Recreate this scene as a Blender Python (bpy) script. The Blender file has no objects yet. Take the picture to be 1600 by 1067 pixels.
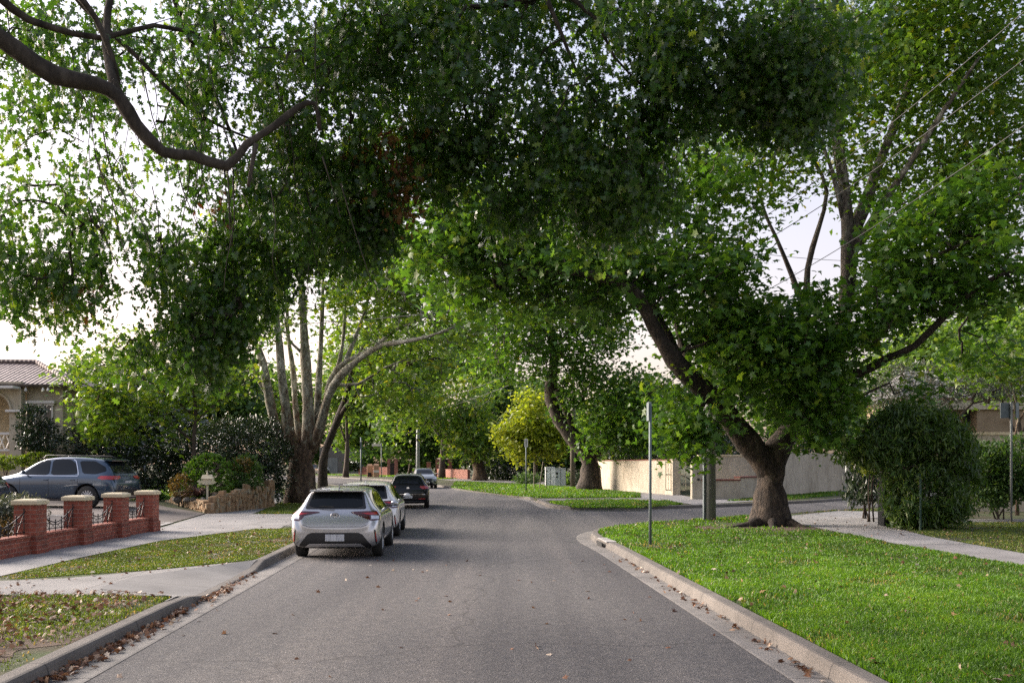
import bpy, bmesh, math, random
import numpy as np
from mathutils import Vector, Matrix
from mathutils.bvhtree import BVHTree
random.seed(7); RNG = np.random.default_rng(7)
R = math.radians
SC = bpy.context.scene
COL = SC.collection
# ------------------------------------------------------------------ camera, sky, sun, exposure
F, CX, HY, H = 1555.6, 800.0, 724.0, 1.9          # focal length and horizon of the photograph, in its pixels; eye height
cam = bpy.data.cameras.new('camera'); cam_o = bpy.data.objects.new('camera', cam); COL.objects.link(cam_o)
cam.lens = 35; cam.sensor_width = 36; cam.shift_y = (HY - 533.5) / 1600
cam.clip_start = 0.1; cam.clip_end = 3000
cam_o.location = (0, 0, H); cam_o.rotation_euler = (R(90), 0, 0)
SC.camera = cam_o
SUN_EL, SUN_AZ = 24.0, -68.0                        # azimuth from +Y, negative = left
w = bpy.data.worlds.new('World'); SC.world = w; w.use_nodes = True
nt = w.node_tree; nt.nodes.clear()
sky = nt.nodes.new('ShaderNodeTexSky'); sky.sky_type = 'NISHITA'; sky.sun_disc = False
sky.sun_elevation = R(SUN_EL); sky.sun_rotation = R(SUN_AZ)
sky.dust_density = 3.0; sky.air_density = 1.0; sky.ozone_density = 1.0
hs = nt.nodes.new('ShaderNodeHueSaturation'); hs.inputs['Saturation'].default_value = 0.6
tint = nt.nodes.new('ShaderNodeMix'); tint.data_type = 'RGBA'; tint.blend_type = 'MULTIPLY'; tint.inputs[0].default_value = 1.0
tint.inputs[7].default_value = (1.0, 0.955, 0.99, 1)
bgn = nt.nodes.new('ShaderNodeBackground'); bgn.inputs['Strength'].default_value = 0.083
wo = nt.nodes.new('ShaderNodeOutputWorld')
tcw = nt.nodes.new('ShaderNodeTexCoord'); spw = nt.nodes.new('ShaderNodeSeparateXYZ'); rpw = nt.nodes.new('ShaderNodeValToRGB')
nt.links.new(tcw.outputs['Generated'], spw.inputs[0]); nt.links.new(spw.outputs[2], rpw.inputs[0])
rpw.color_ramp.elements[0].position = 0.02; rpw.color_ramp.elements[0].color = (1.0, 0.78, 0.70, 1)
rpw.color_ramp.elements[1].position = 0.55; rpw.color_ramp.elements[1].color = (0.88, 0.87, 0.95, 1); nt.links.new(rpw.outputs[0], tint.inputs[7])
nt.links.new(sky.outputs[0], hs.inputs['Color']); nt.links.new(hs.outputs[0], tint.inputs[6])
nt.links.new(tint.outputs[2], bgn.inputs['Color']); nt.links.new(bgn.outputs[0], wo.inputs['Surface'])
sun = bpy.data.lights.new('sun', 'SUN'); sun.energy = 2.1; sun.angle = R(42); sun.color = (1.0, 0.90, 0.78)
sun_o = bpy.data.objects.new('sun', sun); COL.objects.link(sun_o)
sd = Vector((math.sin(R(SUN_AZ)) * math.cos(R(SUN_EL)), math.cos(R(SUN_AZ)) * math.cos(R(SUN_EL)), math.sin(R(SUN_EL))))
sun_o.rotation_euler = sd.to_track_quat('Z', 'Y').to_euler()
SC.view_settings.view_transform = 'Standard'; SC.view_settings.look = 'None'
SC.view_settings.exposure = 2.15; SC.view_settings.gamma = 1.0
SC.cycles.use_denoising = False
SC.cycles.sample_clamp_indirect = 4.0; SC.cycles.diffuse_bounces = 6; SC.cycles.max_bounces = 10; SC.cycles.transparent_max_bounces = 8

def P(px, py, D):
    return Vector(((px - CX) / F * D, D, H - (py - HY) / F * D))
def G(px, py, z=0.13):
    D = F * (H - z) / (py - HY)
    return ((px - CX) / F * D, D)

# ------------------------------------------------------------------ materials
def newmat(name):
    m = bpy.data.materials.new(name); m.use_nodes = True
    return m, m.node_tree, m.node_tree.nodes, m.node_tree.links, m.node_tree.nodes['Principled BSDF']
def ramp(N, stops):
    r = N.new('ShaderNodeValToRGB'); e = r.color_ramp.elements
    while len(e) > 1: e.remove(e[-1])
    e[0].position = stops[0][0]; e[0].color = (*stops[0][1], 1)
    for p, c in stops[1:]:
        k = e.new(p); k.color = (*c, 1)
    return r
def plain(name, col, rough=0.6, metal=0.0, coat=0.0, spec=0.5):
    m, t, N, L, b = newmat(name)
    b.inputs['Base Color'].default_value = (*col, 1); b.inputs['Roughness'].default_value = rough
    b.inputs['Metallic'].default_value = metal; b.inputs['Coat Weight'].default_value = coat
    b.inputs['Coat Roughness'].default_value = 0.05
    b.inputs['Specular IOR Level'].default_value = spec
    return m
def noisy(name, stops, scale=4.0, rough=0.8, bump=0.0, detail=6.0, stretch=(1, 1, 1), scale2=None, stops2=None, fac2=0.5, bscale=None, metal=0.0, spec=0.4):
    m, t, N, L, b = newmat(name)
    tc = N.new('ShaderNodeTexCoord'); mp = N.new('ShaderNodeMapping'); mp.inputs['Scale'].default_value = stretch
    L.new(tc.outputs['Object'], mp.inputs[0])
    n = N.new('ShaderNodeTexNoise'); n.inputs['Scale'].default_value = scale; n.inputs['Detail'].default_value = detail
    n.inputs['Roughness'].default_value = 0.65
    L.new(mp.outputs[0], n.inputs['Vector'])
    r = ramp(N, stops); L.new(n.outputs[0], r.inputs[0]); out = r.outputs[0]
    if scale2:
        n2 = N.new('ShaderNodeTexNoise'); n2.inputs['Scale'].default_value = scale2; n2.inputs['Detail'].default_value = 4
        L.new(mp.outputs[0], n2.inputs['Vector'])
        r2 = ramp(N, stops2); L.new(n2.outputs[0], r2.inputs[0])
        mx = N.new('ShaderNodeMix'); mx.data_type = 'RGBA'; mx.blend_type = 'MULTIPLY'; mx.inputs[0].default_value = fac2
        L.new(out, mx.inputs[6]); L.new(r2.outputs[0], mx.inputs[7]); out = mx.outputs[2]
    L.new(out, b.inputs['Base Color']); b.inputs['Roughness'].default_value = rough
    b.inputs['Metallic'].default_value = metal; b.inputs['Specular IOR Level'].default_value = spec
    if bump:
        n3 = N.new('ShaderNodeTexNoise'); n3.inputs['Scale'].default_value = bscale or scale * 3; n3.inputs['Detail'].default_value = 5
        L.new(mp.outputs[0], n3.inputs['Vector'])
        bp = N.new('ShaderNodeBump'); bp.inputs['Strength'].default_value = bump; bp.inputs['Distance'].default_value = 0.02
        L.new(n3.outputs[0], bp.inputs['Height']); L.new(bp.outputs[0], b.inputs['Normal'])
    return m
def leafmat(name, stops, trans=0.4, rough=0.42, tcol=None, spec=0.5):
    """leaf colour runs over the ramp by a per-leaf number; thin leaves let light through"""
    m, t, N, L, b = newmat(name)
    a = N.new('ShaderNodeAttribute'); a.attribute_name = 'rnd'
    r = ramp(N, stops); L.new(a.outputs['Fac'], r.inputs[0])
    L.new(r.outputs[0], b.inputs['Base Color']); b.inputs['Roughness'].default_value = rough
    b.inputs['Specular IOR Level'].default_value = spec
    tr = N.new('ShaderNodeBsdfTranslucent')
    mx = N.new('ShaderNodeMix'); mx.data_type = 'RGBA'; mx.blend_type = 'MULTIPLY'; mx.inputs[0].default_value = 1.0
    mx.inputs[7].default_value = (*(tcol or (1.5, 1.45, 0.55)), 1)
    mx.clamp_result = False
    L.new(r.outputs[0], mx.inputs[6]); L.new(mx.outputs[2], tr.inputs['Color'])
    ms = N.new('ShaderNodeMixShader'); ms.inputs[0].default_value = trans
    L.new(b.outputs[0], ms.inputs[1]); L.new(tr.outputs[0], ms.inputs[2])
    L.new(ms.outputs[0], N['Material Output'].inputs['Surface'])
    return m

M = {}
def asphalt_mat():
    m, t, N, L, b = newmat('asphalt')
    tc = N.new('ShaderNodeTexCoord')
    def noise(s, d=4, st=(1, 1, 1)):
        mp = N.new('ShaderNodeMapping'); mp.inputs['Scale'].default_value = st; L.new(tc.outputs['Object'], mp.inputs[0])
        n = N.new('ShaderNodeTexNoise'); n.inputs['Scale'].default_value = s; n.inputs['Detail'].default_value = d
        L.new(mp.outputs[0], n.inputs['Vector']); return n.outputs[0]
    v = N.new('ShaderNodeTexVoronoi'); v.inputs['Scale'].default_value = 85; L.new(tc.outputs['Object'], v.inputs['Vector'])
    r1 = ramp(N, [(0.0, (0.043, 0.042, 0.043)), (0.5, (0.082, 0.080, 0.081)), (0.85, (0.14, 0.137, 0.136)), (1.0, (0.28, 0.27, 0.26))])
    L.new(v.outputs['Color'], r1.inputs[0])
    r2 = ramp(N, [(0.3, (0.78, 0.76, 0.76)), (0.55, (1.0, 0.98, 0.96)), (0.75, (1.18, 1.14, 1.1))])
    L.new(noise(0.35, 6, (1.6, 0.25, 1)), r2.inputs[0])
    r4 = ramp(N, [(0.36, (0.80, 0.80, 0.82)), (0.5, (1, 1, 1)), (0.66, (1.22, 1.19, 1.16))]); L.new(noise(1.0, 3, (1.1, 0.035, 1)), r4.inputs[0])
    r3 = ramp(N, [(0.35, (0.86, 0.86, 0.88)), (0.65, (1.1, 1.08, 1.05))]); L.new(noise(7, 5), r3.inputs[0])
    o = r1.outputs[0]
    for r in (r2, r3, r4):
        mx = N.new('ShaderNodeMix'); mx.data_type = 'RGBA'; mx.blend_type = 'MULTIPLY'; mx.inputs[0].default_value = 1
        L.new(o, mx.inputs[6]); L.new(r.outputs[0], mx.inputs[7]); o = mx.outputs[2]
    # thin dark cracks
    vc = N.new('ShaderNodeTexVoronoi'); vc.feature = 'DISTANCE_TO_EDGE'; vc.inputs['Scale'].default_value = 0.16
    dn = N.new('ShaderNodeTexNoise'); dn.inputs['Scale'].default_value = 1.2; dn.inputs['Detail'].default_value = 5; L.new(tc.outputs['Object'], dn.inputs['Vector'])
    am = N.new('ShaderNodeMix'); am.data_type = 'RGBA'; am.blend_type = 'ADD'; am.inputs[0].default_value = 1.2
    L.new(tc.outputs['Object'], am.inputs[6]); L.new(dn.outputs['Color'], am.inputs[7]); L.new(am.outputs[2], vc.inputs['Vector'])
    rc = ramp(N, [(0.0, (0.58, 0.58, 0.58)), (0.0042, (1, 1, 1))]); L.new(vc.outputs[0], rc.inputs[0])
    mx = N.new('ShaderNodeMix'); mx.data_type = 'RGBA'; mx.blend_type = 'MULTIPLY'; mx.inputs[0].default_value = 1
    L.new(o, mx.inputs[6]); L.new(rc.outputs[0], mx.inputs[7]); o = mx.outputs[2]
    L.new(o, b.inputs['Base Color']); b.inputs['Roughness'].default_value = 0.85; b.inputs['Specular IOR Level'].default_value = 0.35
    bp = N.new('ShaderNodeBump'); bp.inputs['Strength'].default_value = 0.5; bp.inputs['Distance'].default_value = 0.006
    L.new(v.outputs['Distance'], bp.inputs['Height']); L.new(bp.outputs[0], b.inputs['Normal'])
    return m
def kerb_mat(name, base, joint=2.4, cj=(0.25, 0.24, 0.22)):
    """concrete with a dark joint every few metres along its length (U = metres)"""
    m, t, N, L, b = newmat(name)
    tc = N.new('ShaderNodeTexCoord'); uv = N.new('ShaderNodeUVMap'); uv.uv_map = 'UVMap'
    sp = N.new('ShaderNodeSeparateXYZ'); L.new(uv.outputs[0], sp.inputs[0])
    md = N.new('ShaderNodeMath'); md.operation = 'MODULO'; md.inputs[1].default_value = joint; L.new(sp.outputs[0], md.inputs[0])
    lt = N.new('ShaderNodeMath'); lt.operation = 'LESS_THAN'; lt.inputs[1].default_value = 0.022; L.new(md.outputs[0], lt.inputs[0])
    n = N.new('ShaderNodeTexNoise'); n.inputs['Scale'].default_value = 1.3; n.inputs['Detail'].default_value = 8; n.inputs['Roughness'].default_value = 0.7
    L.new(tc.outputs['Object'], n.inputs['Vector'])
    r = ramp(N, [(0.3, tuple(c * 0.6 for c in base)), (0.55, base), (0.8, tuple(c * 1.2 for c in base))]); L.new(n.outputs[0], r.inputs[0])
    n2 = N.new('ShaderNodeTexNoise'); n2.inputs['Scale'].default_value = 60; L.new(tc.outputs['Object'], n2.inputs['Vector'])
    r2 = ramp(N, [(0.3, (0.75, 0.75, 0.75)), (0.7, (1.1, 1.1, 1.1))]); L.new(n2.outputs[0], r2.inputs[0])
    mm = N.new('ShaderNodeMix'); mm.data_type = 'RGBA'; mm.blend_type = 'MULTIPLY'; mm.inputs[0].default_value = 1
    L.new(r.outputs[0], mm.inputs[6]); L.new(r2.outputs[0], mm.inputs[7])
    mx = N.new('ShaderNodeMix'); mx.data_type = 'RGBA'; L.new(lt.outputs[0], mx.inputs[0])
    L.new(mm.outputs[2], mx.inputs[6]); mx.inputs[7].default_value = (0.05, 0.045, 0.04, 1)
    L.new(mx.outputs[2], b.inputs['Base Color']); b.inputs['Roughness'].default_value = 0.9
    bp = N.new('ShaderNodeBump'); bp.inputs['Strength'].default_value = 0.4; bp.inputs['Distance'].default_value = 0.01
    L.new(n2.outputs[0], bp.inputs['Height']); L.new(bp.outputs[0], b.inputs['Normal'])
    return m
def slab_mat(name, base, size=(1.5, 1.5), ang=0.0):
    """concrete path with tooled joints"""
    m, t, N, L, b = newmat(name)
    tc = N.new('ShaderNodeTexCoord'); mp = N.new('ShaderNodeMapping'); mp.inputs['Rotation'].default_value = (0, 0, ang)
    L.new(tc.outputs['Object'], mp.inputs[0])
    br = N.new('ShaderNodeTexBrick'); br.offset = 0.0; br.inputs['Scale'].default_value = 1.0
    br.inputs['Brick Width'].default_value = size[0]; br.inputs['Row Height'].default_value = size[1]
    br.inputs['Mortar Size'].default_value = 0.012; br.inputs['Mortar Smooth'].default_value = 0.3
    br.inputs['Color1'].default_value = (1, 1, 1, 1); br.inputs['Color2'].default_value = (0.86, 0.87, 0.88, 1)
    br.inputs['Mortar'].default_value = (0.42, 0.4, 0.37, 1); L.new(mp.outputs[0], br.inputs['Vector'])
    n = N.new('ShaderNodeTexNoise'); n.inputs['Scale'].default_value = 0.9; n.inputs['Detail'].default_value = 9; n.inputs['Roughness'].default_value = 0.7
    L.new(tc.outputs['Object'], n.inputs['Vector'])
    r = ramp(N, [(0.3, tuple(c * 0.66 for c in base)), (0.55, base), (0.75, tuple(c * 1.15 for c in base))]); L.new(n.outputs[0], r.inputs[0])
    mx = N.new('ShaderNodeMix'); mx.data_type = 'RGBA'; mx.blend_type = 'MULTIPLY'; mx.inputs[0].default_value = 1
    L.new(r.outputs[0], mx.inputs[6]); L.new(br.outputs[0], mx.inputs[7]); L.new(mx.outputs[2], b.inputs['Base Color'])
    b.inputs['Roughness'].default_value = 0.9
    n2 = N.new('ShaderNodeTexNoise'); n2.inputs['Scale'].default_value = 40; L.new(tc.outputs['Object'], n2.inputs['Vector'])
    bp = N.new('ShaderNodeBump'); bp.inputs['Strength'].default_value = 0.35; bp.inputs['Distance'].default_value = 0.008
    L.new(n2.outputs[0], bp.inputs['Height']); L.new(bp.outputs[0], b.inputs['Normal'])
    return m
def brick_mat(name, c1, c2, mort, w=0.24, h=0.086):
    m, t, N, L, b = newmat(name)
    tc = N.new('ShaderNodeTexCoord'); sp = N.new('ShaderNodeSeparateXYZ'); L.new(tc.outputs['Object'], sp.inputs[0])
    ad = N.new('ShaderNodeMath'); L.new(sp.outputs[0], ad.inputs[0]); L.new(sp.outputs[1], ad.inputs[1])
    cb = N.new('ShaderNodeCombineXYZ'); L.new(ad.outputs[0], cb.inputs[0]); L.new(sp.outputs[2], cb.inputs[1])
    br = N.new('ShaderNodeTexBrick'); br.inputs['Scale'].default_value = 1; br.inputs['Brick Width'].default_value = w; br.inputs['Row Height'].default_value = h
    br.inputs['Mortar Size'].default_value = 0.006; br.inputs['Mortar Smooth'].default_value = 0.2
    br.inputs['Color1'].default_value = (*c1, 1); br.inputs['Color2'].default_value = (*c2, 1); br.inputs['Mortar'].default_value = (*mort, 1)
    L.new(cb.outputs[0], br.inputs['Vector'])
    n = N.new('ShaderNodeTexNoise'); n.inputs['Scale'].default_value = 5; n.inputs['Detail'].default_value = 6; L.new(tc.outputs['Object'], n.inputs['Vector'])
    r = ramp(N, [(0.3, (0.55, 0.55, 0.55)), (0.6, (1.05, 1.0, 1.0))]); L.new(n.outputs[0], r.inputs[0])
    mx = N.new('ShaderNodeMix'); mx.data_type = 'RGBA'; mx.blend_type = 'MULTIPLY'; mx.inputs[0].default_value = 1
    L.new(br.outputs[0], mx.inputs[6]); L.new(r.outputs[0], mx.inputs[7]); L.new(mx.outputs[2], b.inputs['Base Color'])
    bp = N.new('ShaderNodeBump'); bp.invert = True; bp.inputs['Strength'].default_value = 0.6; bp.inputs['Distance'].default_value = 0.008
    L.new(br.outputs['Fac'], bp.inputs['Height']); L.new(bp.outputs[0], b.inputs['Normal']); b.inputs['Roughness'].default_value = 0.85
    return m
def bark_mat(name, pale, mid, brown, rough_low=0.8):
    """plane bark: pale plates peeling from grey and brown, rougher and browner near the foot"""
    m, t, N, L, b = newmat(name)
    tc = N.new('ShaderNodeTexCoord'); mp = N.new('ShaderNodeMapping'); mp.inputs['Scale'].default_value = (1, 1, 0.45); L.new(tc.outputs['Object'], mp.inputs[0])
    n = N.new('ShaderNodeTexNoise'); n.inputs['Scale'].default_value = 3.4; n.inputs['Detail'].default_value = 8; n.inputs['Roughness'].default_value = 0.72; L.new(mp.outputs[0], n.inputs['Vector'])
    sp = N.new('ShaderNodeSeparateXYZ'); L.new(tc.outputs['Object'], sp.inputs[0])
    mr = N.new('ShaderNodeMapRange'); mr.inputs[1].default_value = rough_low; mr.inputs[2].default_value = rough_low + 4.0; mr.inputs[3].default_value = -0.17; mr.inputs[4].default_value = 0.08
    L.new(sp.outputs[2], mr.inputs[0])
    ad = N.new('ShaderNodeMath'); L.new(n.outputs[0], ad.inputs[0]); L.new(mr.outputs[0], ad.inputs[1])
    r = ramp(N, [(0.28, tuple(c * 0.45 for c in brown)), (0.40, brown), (0.50, mid), (0.56, tuple(c * 0.9 for c in mid)), (0.62, pale)]); L.new(ad.outputs[0], r.inputs[0])
    n2 = N.new('ShaderNodeTexNoise'); n2.inputs['Scale'].default_value = 11; n2.inputs['Detail'].default_value = 8; n2.inputs['Roughness'].default_value = 0.7; L.new(mp.outputs[0], n2.inputs['Vector'])
    r2 = ramp(N, [(0.38, (0.30, 0.28, 0.26)), (0.5, (0.9, 0.9, 0.9)), (0.62, (1.25, 1.22, 1.18))]); L.new(n2.outputs[0], r2.inputs[0])
    mx = N.new('ShaderNodeMix'); mx.data_type = 'RGBA'; mx.blend_type = 'MULTIPLY'; mx.inputs[0].default_value = 0.9
    L.new(r.outputs[0], mx.inputs[6]); L.new(r2.outputs[0], mx.inputs[7]); L.new(mx.outputs[2], b.inputs['Base Color'])
    bp = N.new('ShaderNodeBump'); bp.inputs['Strength'].default_value = 1.0; bp.inputs['Distance'].default_value = 0.09
    L.new(n2.outputs[0], bp.inputs['Height']); L.new(bp.outputs[0], b.inputs['Normal']); b.inputs['Roughness'].default_value = 0.9
    return m

M['asphalt'] = asphalt_mat()
M['kerb'] = kerb_mat('kerb concrete', (0.14, 0.125, 0.11)); M['gutter'] = kerb_mat('gutter concrete', (0.20, 0.185, 0.17))
M['path'] = slab_mat('path concrete', (0.24, 0.228, 0.22)); M['path_new'] = slab_mat('pale path concrete', (0.32, 0.305, 0.29), (1.5, 2.2))
M['crossover'] = slab_mat('crossover concrete', (0.21, 0.20, 0.19), (3.0, 3.0))
M['turf'] = noisy('turf soil', [(0.33, (0.05, 0.034, 0.022)), (0.45, (0.055, 0.05, 0.022)), (0.55, (0.04, 0.055, 0.014)), (0.68, (0.05, 0.08, 0.016))], 0.8, 1.0, 0.8, 9, bscale=30)
M['soil'] = noisy('bare soil', [(0.3, (0.05, 0.032, 0.02)), (0.6, (0.11, 0.075, 0.05)), (0.8, (0.08, 0.1, 0.03))], 1.2, 1.0, 0.8, 9, bscale=30)
M['drive'] = noisy('driveway', [(0.3, (0.09, 0.075, 0.066)), (0.6, (0.14, 0.12, 0.11)), (0.8, (0.2, 0.18, 0.17))], 1.2, 0.9, 0.4, 8)
M['brick'] = brick_mat('red brick', (0.21, 0.052, 0.032), (0.30, 0.085, 0.05), (0.30, 0.19, 0.15))
M['brick_far'] = brick_mat('far brick', (0.24, 0.085, 0.055), (0.30, 0.12, 0.08), (0.3, 0.22, 0.18))
M['cap'] = noisy('cream coping', [(0.3, (0.42, 0.35, 0.22)), (0.6, (0.60, 0.53, 0.38))], 3, 0.85, 0.2)
M['iron'] = plain('black iron', (0.02, 0.02, 0.022), 0.45, 0.6)
M['render'] = noisy('cream render', [(0.25, (0.29, 0.255, 0.195)), (0.5, (0.42, 0.375, 0.295)), (0.7, (0.47, 0.42, 0.335))], 0.5, 0.9, 0.25, 8, (1, 1, 0.5), 3.5, [(0.35, (0.78, 0.76, 0.74)), (0.55, (1, 1, 1))], 0.8)
M['coping_red'] = plain('red coping tile', (0.15, 0.045, 0.03), 0.7)
M['stucco'] = noisy('stucco', [(0.3, (0.36, 0.31, 0.22)), (0.7, (0.50, 0.45, 0.34))], 2, 0.9, 0.3)
M['tan'] = noisy('ochre render', [(0.3, (0.20, 0.145, 0.085)), (0.7, (0.31, 0.24, 0.155))], 1, 0.9, 0.2)
M['trim'] = plain('white painted trim', (0.62, 0.60, 0.55), 0.6)
M['dark'] = plain('dark recess', (0.012, 0.012, 0.012), 0.8)
M['glass_house'] = plain('house window glass', (0.03, 0.04, 0.045), 0.08, 0, 0, 0.8)
def tile_mat():
    m, t, N, L, b = newmat('terracotta roof tiles')
    tc = N.new('ShaderNodeTexCoord'); wv = N.new('ShaderNodeTexWave'); wv.wave_type = 'BANDS'; wv.bands_direction = 'Z'; wv.wave_profile = 'SAW'
    wv.inputs['Scale'].default_value = 1.15; L.new(tc.outputs['Object'], wv.inputs['Vector'])
    wx = N.new('ShaderNodeTexWave'); wx.bands_direction = 'X'; wx.inputs['Scale'].default_value = 1.6; L.new(tc.outputs['Object'], wx.inputs['Vector'])
    n = N.new('ShaderNodeTexNoise'); n.inputs['Scale'].default_value = 4; n.inputs['Detail'].default_value = 5; L.new(tc.outputs['Object'], n.inputs['Vector'])
    r = ramp(N, [(0.3, (0.10, 0.07, 0.06)), (0.6, (0.20, 0.15, 0.14)), (0.8, (0.27, 0.20, 0.17))]); L.new(n.outputs[0], r.inputs[0])
    r2 = ramp(N, [(0.0, (0.4, 0.4, 0.4)), (0.2, (1, 1, 1))]); L.new(wv.outputs[0], r2.inputs[0])
    mx = N.new('ShaderNodeMix'); mx.data_type = 'RGBA'; mx.blend_type = 'MULTIPLY'; mx.inputs[0].default_value = 1
    L.new(r.outputs[0], mx.inputs[6]); L.new(r2.outputs[0], mx.inputs[7]); L.new(mx.outputs[2], b.inputs['Base Color'])
    ad = N.new('ShaderNodeMath'); L.new(wv.outputs[0], ad.inputs[0]); L.new(wx.outputs[0], ad.inputs[1])
    bp = N.new('ShaderNodeBump'); bp.inputs['Strength'].default_value = 0.8; bp.inputs['Distance'].default_value = 0.05
    L.new(ad.outputs[0], bp.inputs['Height']); L.new(bp.outputs[0], b.inputs['Normal']); b.inputs['Roughness'].default_value = 0.6
    return m
M['tiles'] = tile_mat()
M['bark'] = bark_mat('plane bark', (0.46, 0.455, 0.38), (0.27, 0.26, 0.20), (0.14, 0.09, 0.055), 1.6)
M['bark_low'] = bark_mat('brown plane bark', (0.28, 0.26, 0.21), (0.125, 0.105, 0.08), (0.07, 0.052, 0.038), 6.0)
M['bark_oak'] = noisy('oak bark', [(0.3, (0.015, 0.012, 0.009)), (0.5, (0.045, 0.036, 0.027)), (0.7, (0.085, 0.07, 0.055))], 9, 0.95, 0.7, 7, (1, 1, 0.4))
M['bark_dark'] = noisy('dark bark', [(0.3, (0.035, 0.026, 0.02)), (0.7, (0.10, 0.08, 0.06))], 6, 0.95, 0.7, 7, (1, 1, 0.3))
M['oak'] = leafmat('oak leaves', [(0, (0.024, 0.062, 0.013)), (0.5, (0.046, 0.115, 0.018)), (0.85, (0.095, 0.17, 0.024)), (1, (0.24, 0.29, 0.04))], 0.5, 0.30, None, 0.7)
M['rust'] = leafmat('rusty leaves', [(0, (0.06, 0.03, 0.008)), (0.5, (0.13, 0.05, 0.012)), (1, (0.20, 0.13, 0.02))], 0.35, 0.6, (1.3, 0.9, 0.5))
M['plane'] = leafmat('plane leaves', [(0, (0.04, 0.10, 0.018)), (0.45, (0.065, 0.15, 0.022)), (0.8, (0.11, 0.20, 0.026)), (0.97, (0.19, 0.25, 0.03)), (1, (0.22, 0.14, 0.03))], 0.5)
M['plane_light'] = leafmat('pale plane leaves', [(0, (0.055, 0.12, 0.022)), (0.5, (0.11, 0.20, 0.03)), (0.85, (0.19, 0.26, 0.035)), (1, (0.30, 0.28, 0.035))], 0.52)
M['thin'] = leafmat('upper plane leaves', [(0, (0.045, 0.10, 0.018)), (0.6, (0.085, 0.17, 0.026)), (0.92, (0.13, 0.21, 0.028)), (1, (0.20, 0.19, 0.02))], 0.52)
M['yellow'] = leafmat('yellow green leaves', [(0, (0.16, 0.23, 0.03)), (0.5, (0.28, 0.34, 0.035)), (1, (0.46, 0.46, 0.05))], 0.5, 0.42, (1.25, 1.25, 0.5))
M['bg'] = leafmat('background leaves', [(0, (0.03, 0.075, 0.02)), (0.5, (0.06, 0.125, 0.028)), (1, (0.11, 0.17, 0.04))], 0.4, 0.55)
M['bg_light'] = leafmat('bright background leaves', [(0, (0.06, 0.13, 0.026)), (0.5, (0.11, 0.20, 0.036)), (1, (0.19, 0.26, 0.05))], 0.5, 0.55)
M['darkleaf'] = leafmat('glossy dark leaves', [(0, (0.010, 0.024, 0.010)), (0.6, (0.022, 0.045, 0.016)), (1, (0.05, 0.075, 0.03))], 0.15, 0.3, None, 0.7)
M['maple'] = leafmat('maple leaves', [(0, (0.03, 0.07, 0.012)), (0.6, (0.055, 0.11, 0.018)), (1, (0.14, 0.20, 0.028))], 0.36, 0.45)
M['hedge'] = leafmat('clipped leaves', [(0, (0.05, 0.12, 0.016)), (0.6, (0.10, 0.21, 0.022)), (1, (0.18, 0.29, 0.03))], 0.35, 0.5)
M['lime'] = leafmat('lime hedge leaves', [(0, (0.10, 0.17, 0.012)), (1, (0.22, 0.30, 0.02))], 0.35, 0.5)
M['grey_leaf'] = leafmat('grey olive leaves', [(0, (0.05, 0.065, 0.045)), (1, (0.13, 0.15, 0.11))], 0.15, 0.4)
M['gold'] = leafmat('golden shrub leaves', [(0, (0.07, 0.06, 0.012)), (0.6, (0.16, 0.10, 0.02)), (1, (0.28, 0.14, 0.03))], 0.3, 0.5)
M['bronze'] = leafmat('bronze strap leaves', [(0, (0.05, 0.025, 0.02)), (1, (0.20, 0.11, 0.09))], 0.2, 0.5, (1, 0.9, 0.8))
M['grass'] = leafmat('grass blades', [(0, (0.05, 0.075, 0.014)), (0.3, (0.055, 0.12, 0.012)), (0.6, (0.088, 0.20, 0.012)), (0.95, (0.145, 0.27, 0.016)), (1, (0.30, 0.24, 0.10))], 0.45, 0.5, (1.4, 1.35, 0.5))
M['grass_dry'] = leafmat('dry mown grass blades', [(0, (0.06, 0.055, 0.02)), (0.4, (0.07, 0.11, 0.018)), (0.8, (0.12, 0.18, 0.02)), (1, (0.28, 0.21, 0.11))], 0.4, 0.5, (1.4, 1.3, 0.5))
M['litter'] = leafmat('fallen leaves', [(0, (0.06, 0.03, 0.015)), (0.4, (0.16, 0.065, 0.03)), (0.75, (0.26, 0.14, 0.07)), (1, (0.55, 0.47, 0.38))], 0.15, 0.7, (1, 1, 1))
M['galv'] = noisy('galvanised steel', [(0.3, (0.10, 0.125, 0.13)), (0.7, (0.17, 0.20, 0.205))], 3, 0.6, 0, 4, metal=0.3)
M['pale_metal'] = noisy('pale painted metal', [(0.3, (0.30, 0.33, 0.35)), (0.7, (0.42, 0.45, 0.47))], 3, 0.5, 0, 4)
M['pole_grey'] = noisy('grey pole', [(0.3, (0.13, 0.14, 0.135)), (0.7, (0.22, 0.23, 0.215))], 2.5, 0.8, 0.2, 7, (1, 1, 0.3))
M['timber'] = noisy('weathered timber', [(0.3, (0.10, 0.085, 0.065)), (0.7, (0.24, 0.21, 0.17))], 4, 0.9, 0.4, 7, (1, 1, 0.1))
M['wire'] = plain('black cable', (0.02, 0.02, 0.02), 0.6)
M['white_box'] = noisy('white powder coat', [(0.3, (0.50, 0.53, 0.55)), (0.7, (0.62, 0.65, 0.67))], 2, 0.6, 0, 5)
M['stone'] = noisy('garden stone', [(0.3, (0.10, 0.07, 0.045)), (0.5, (0.30, 0.19, 0.10)), (0.6, (0.24, 0.22, 0.16)), (0.75, (0.48, 0.36, 0.22))], 3.5, 0.9, 0.6, 7)
M['rock'] = noisy('grey rock', [(0.3, (0.04, 0.04, 0.038)), (0.7, (0.15, 0.14, 0.12))], 4, 0.9, 0.6, 7)
M['cream_paint'] = plain('cream paint', (0.55, 0.50, 0.36), 0.6)
M['card'] = noisy('cardboard', [(0.3, (0.34, 0.20, 0.12)), (0.7, (0.5, 0.32, 0.21))], 2, 0.9)
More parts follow.
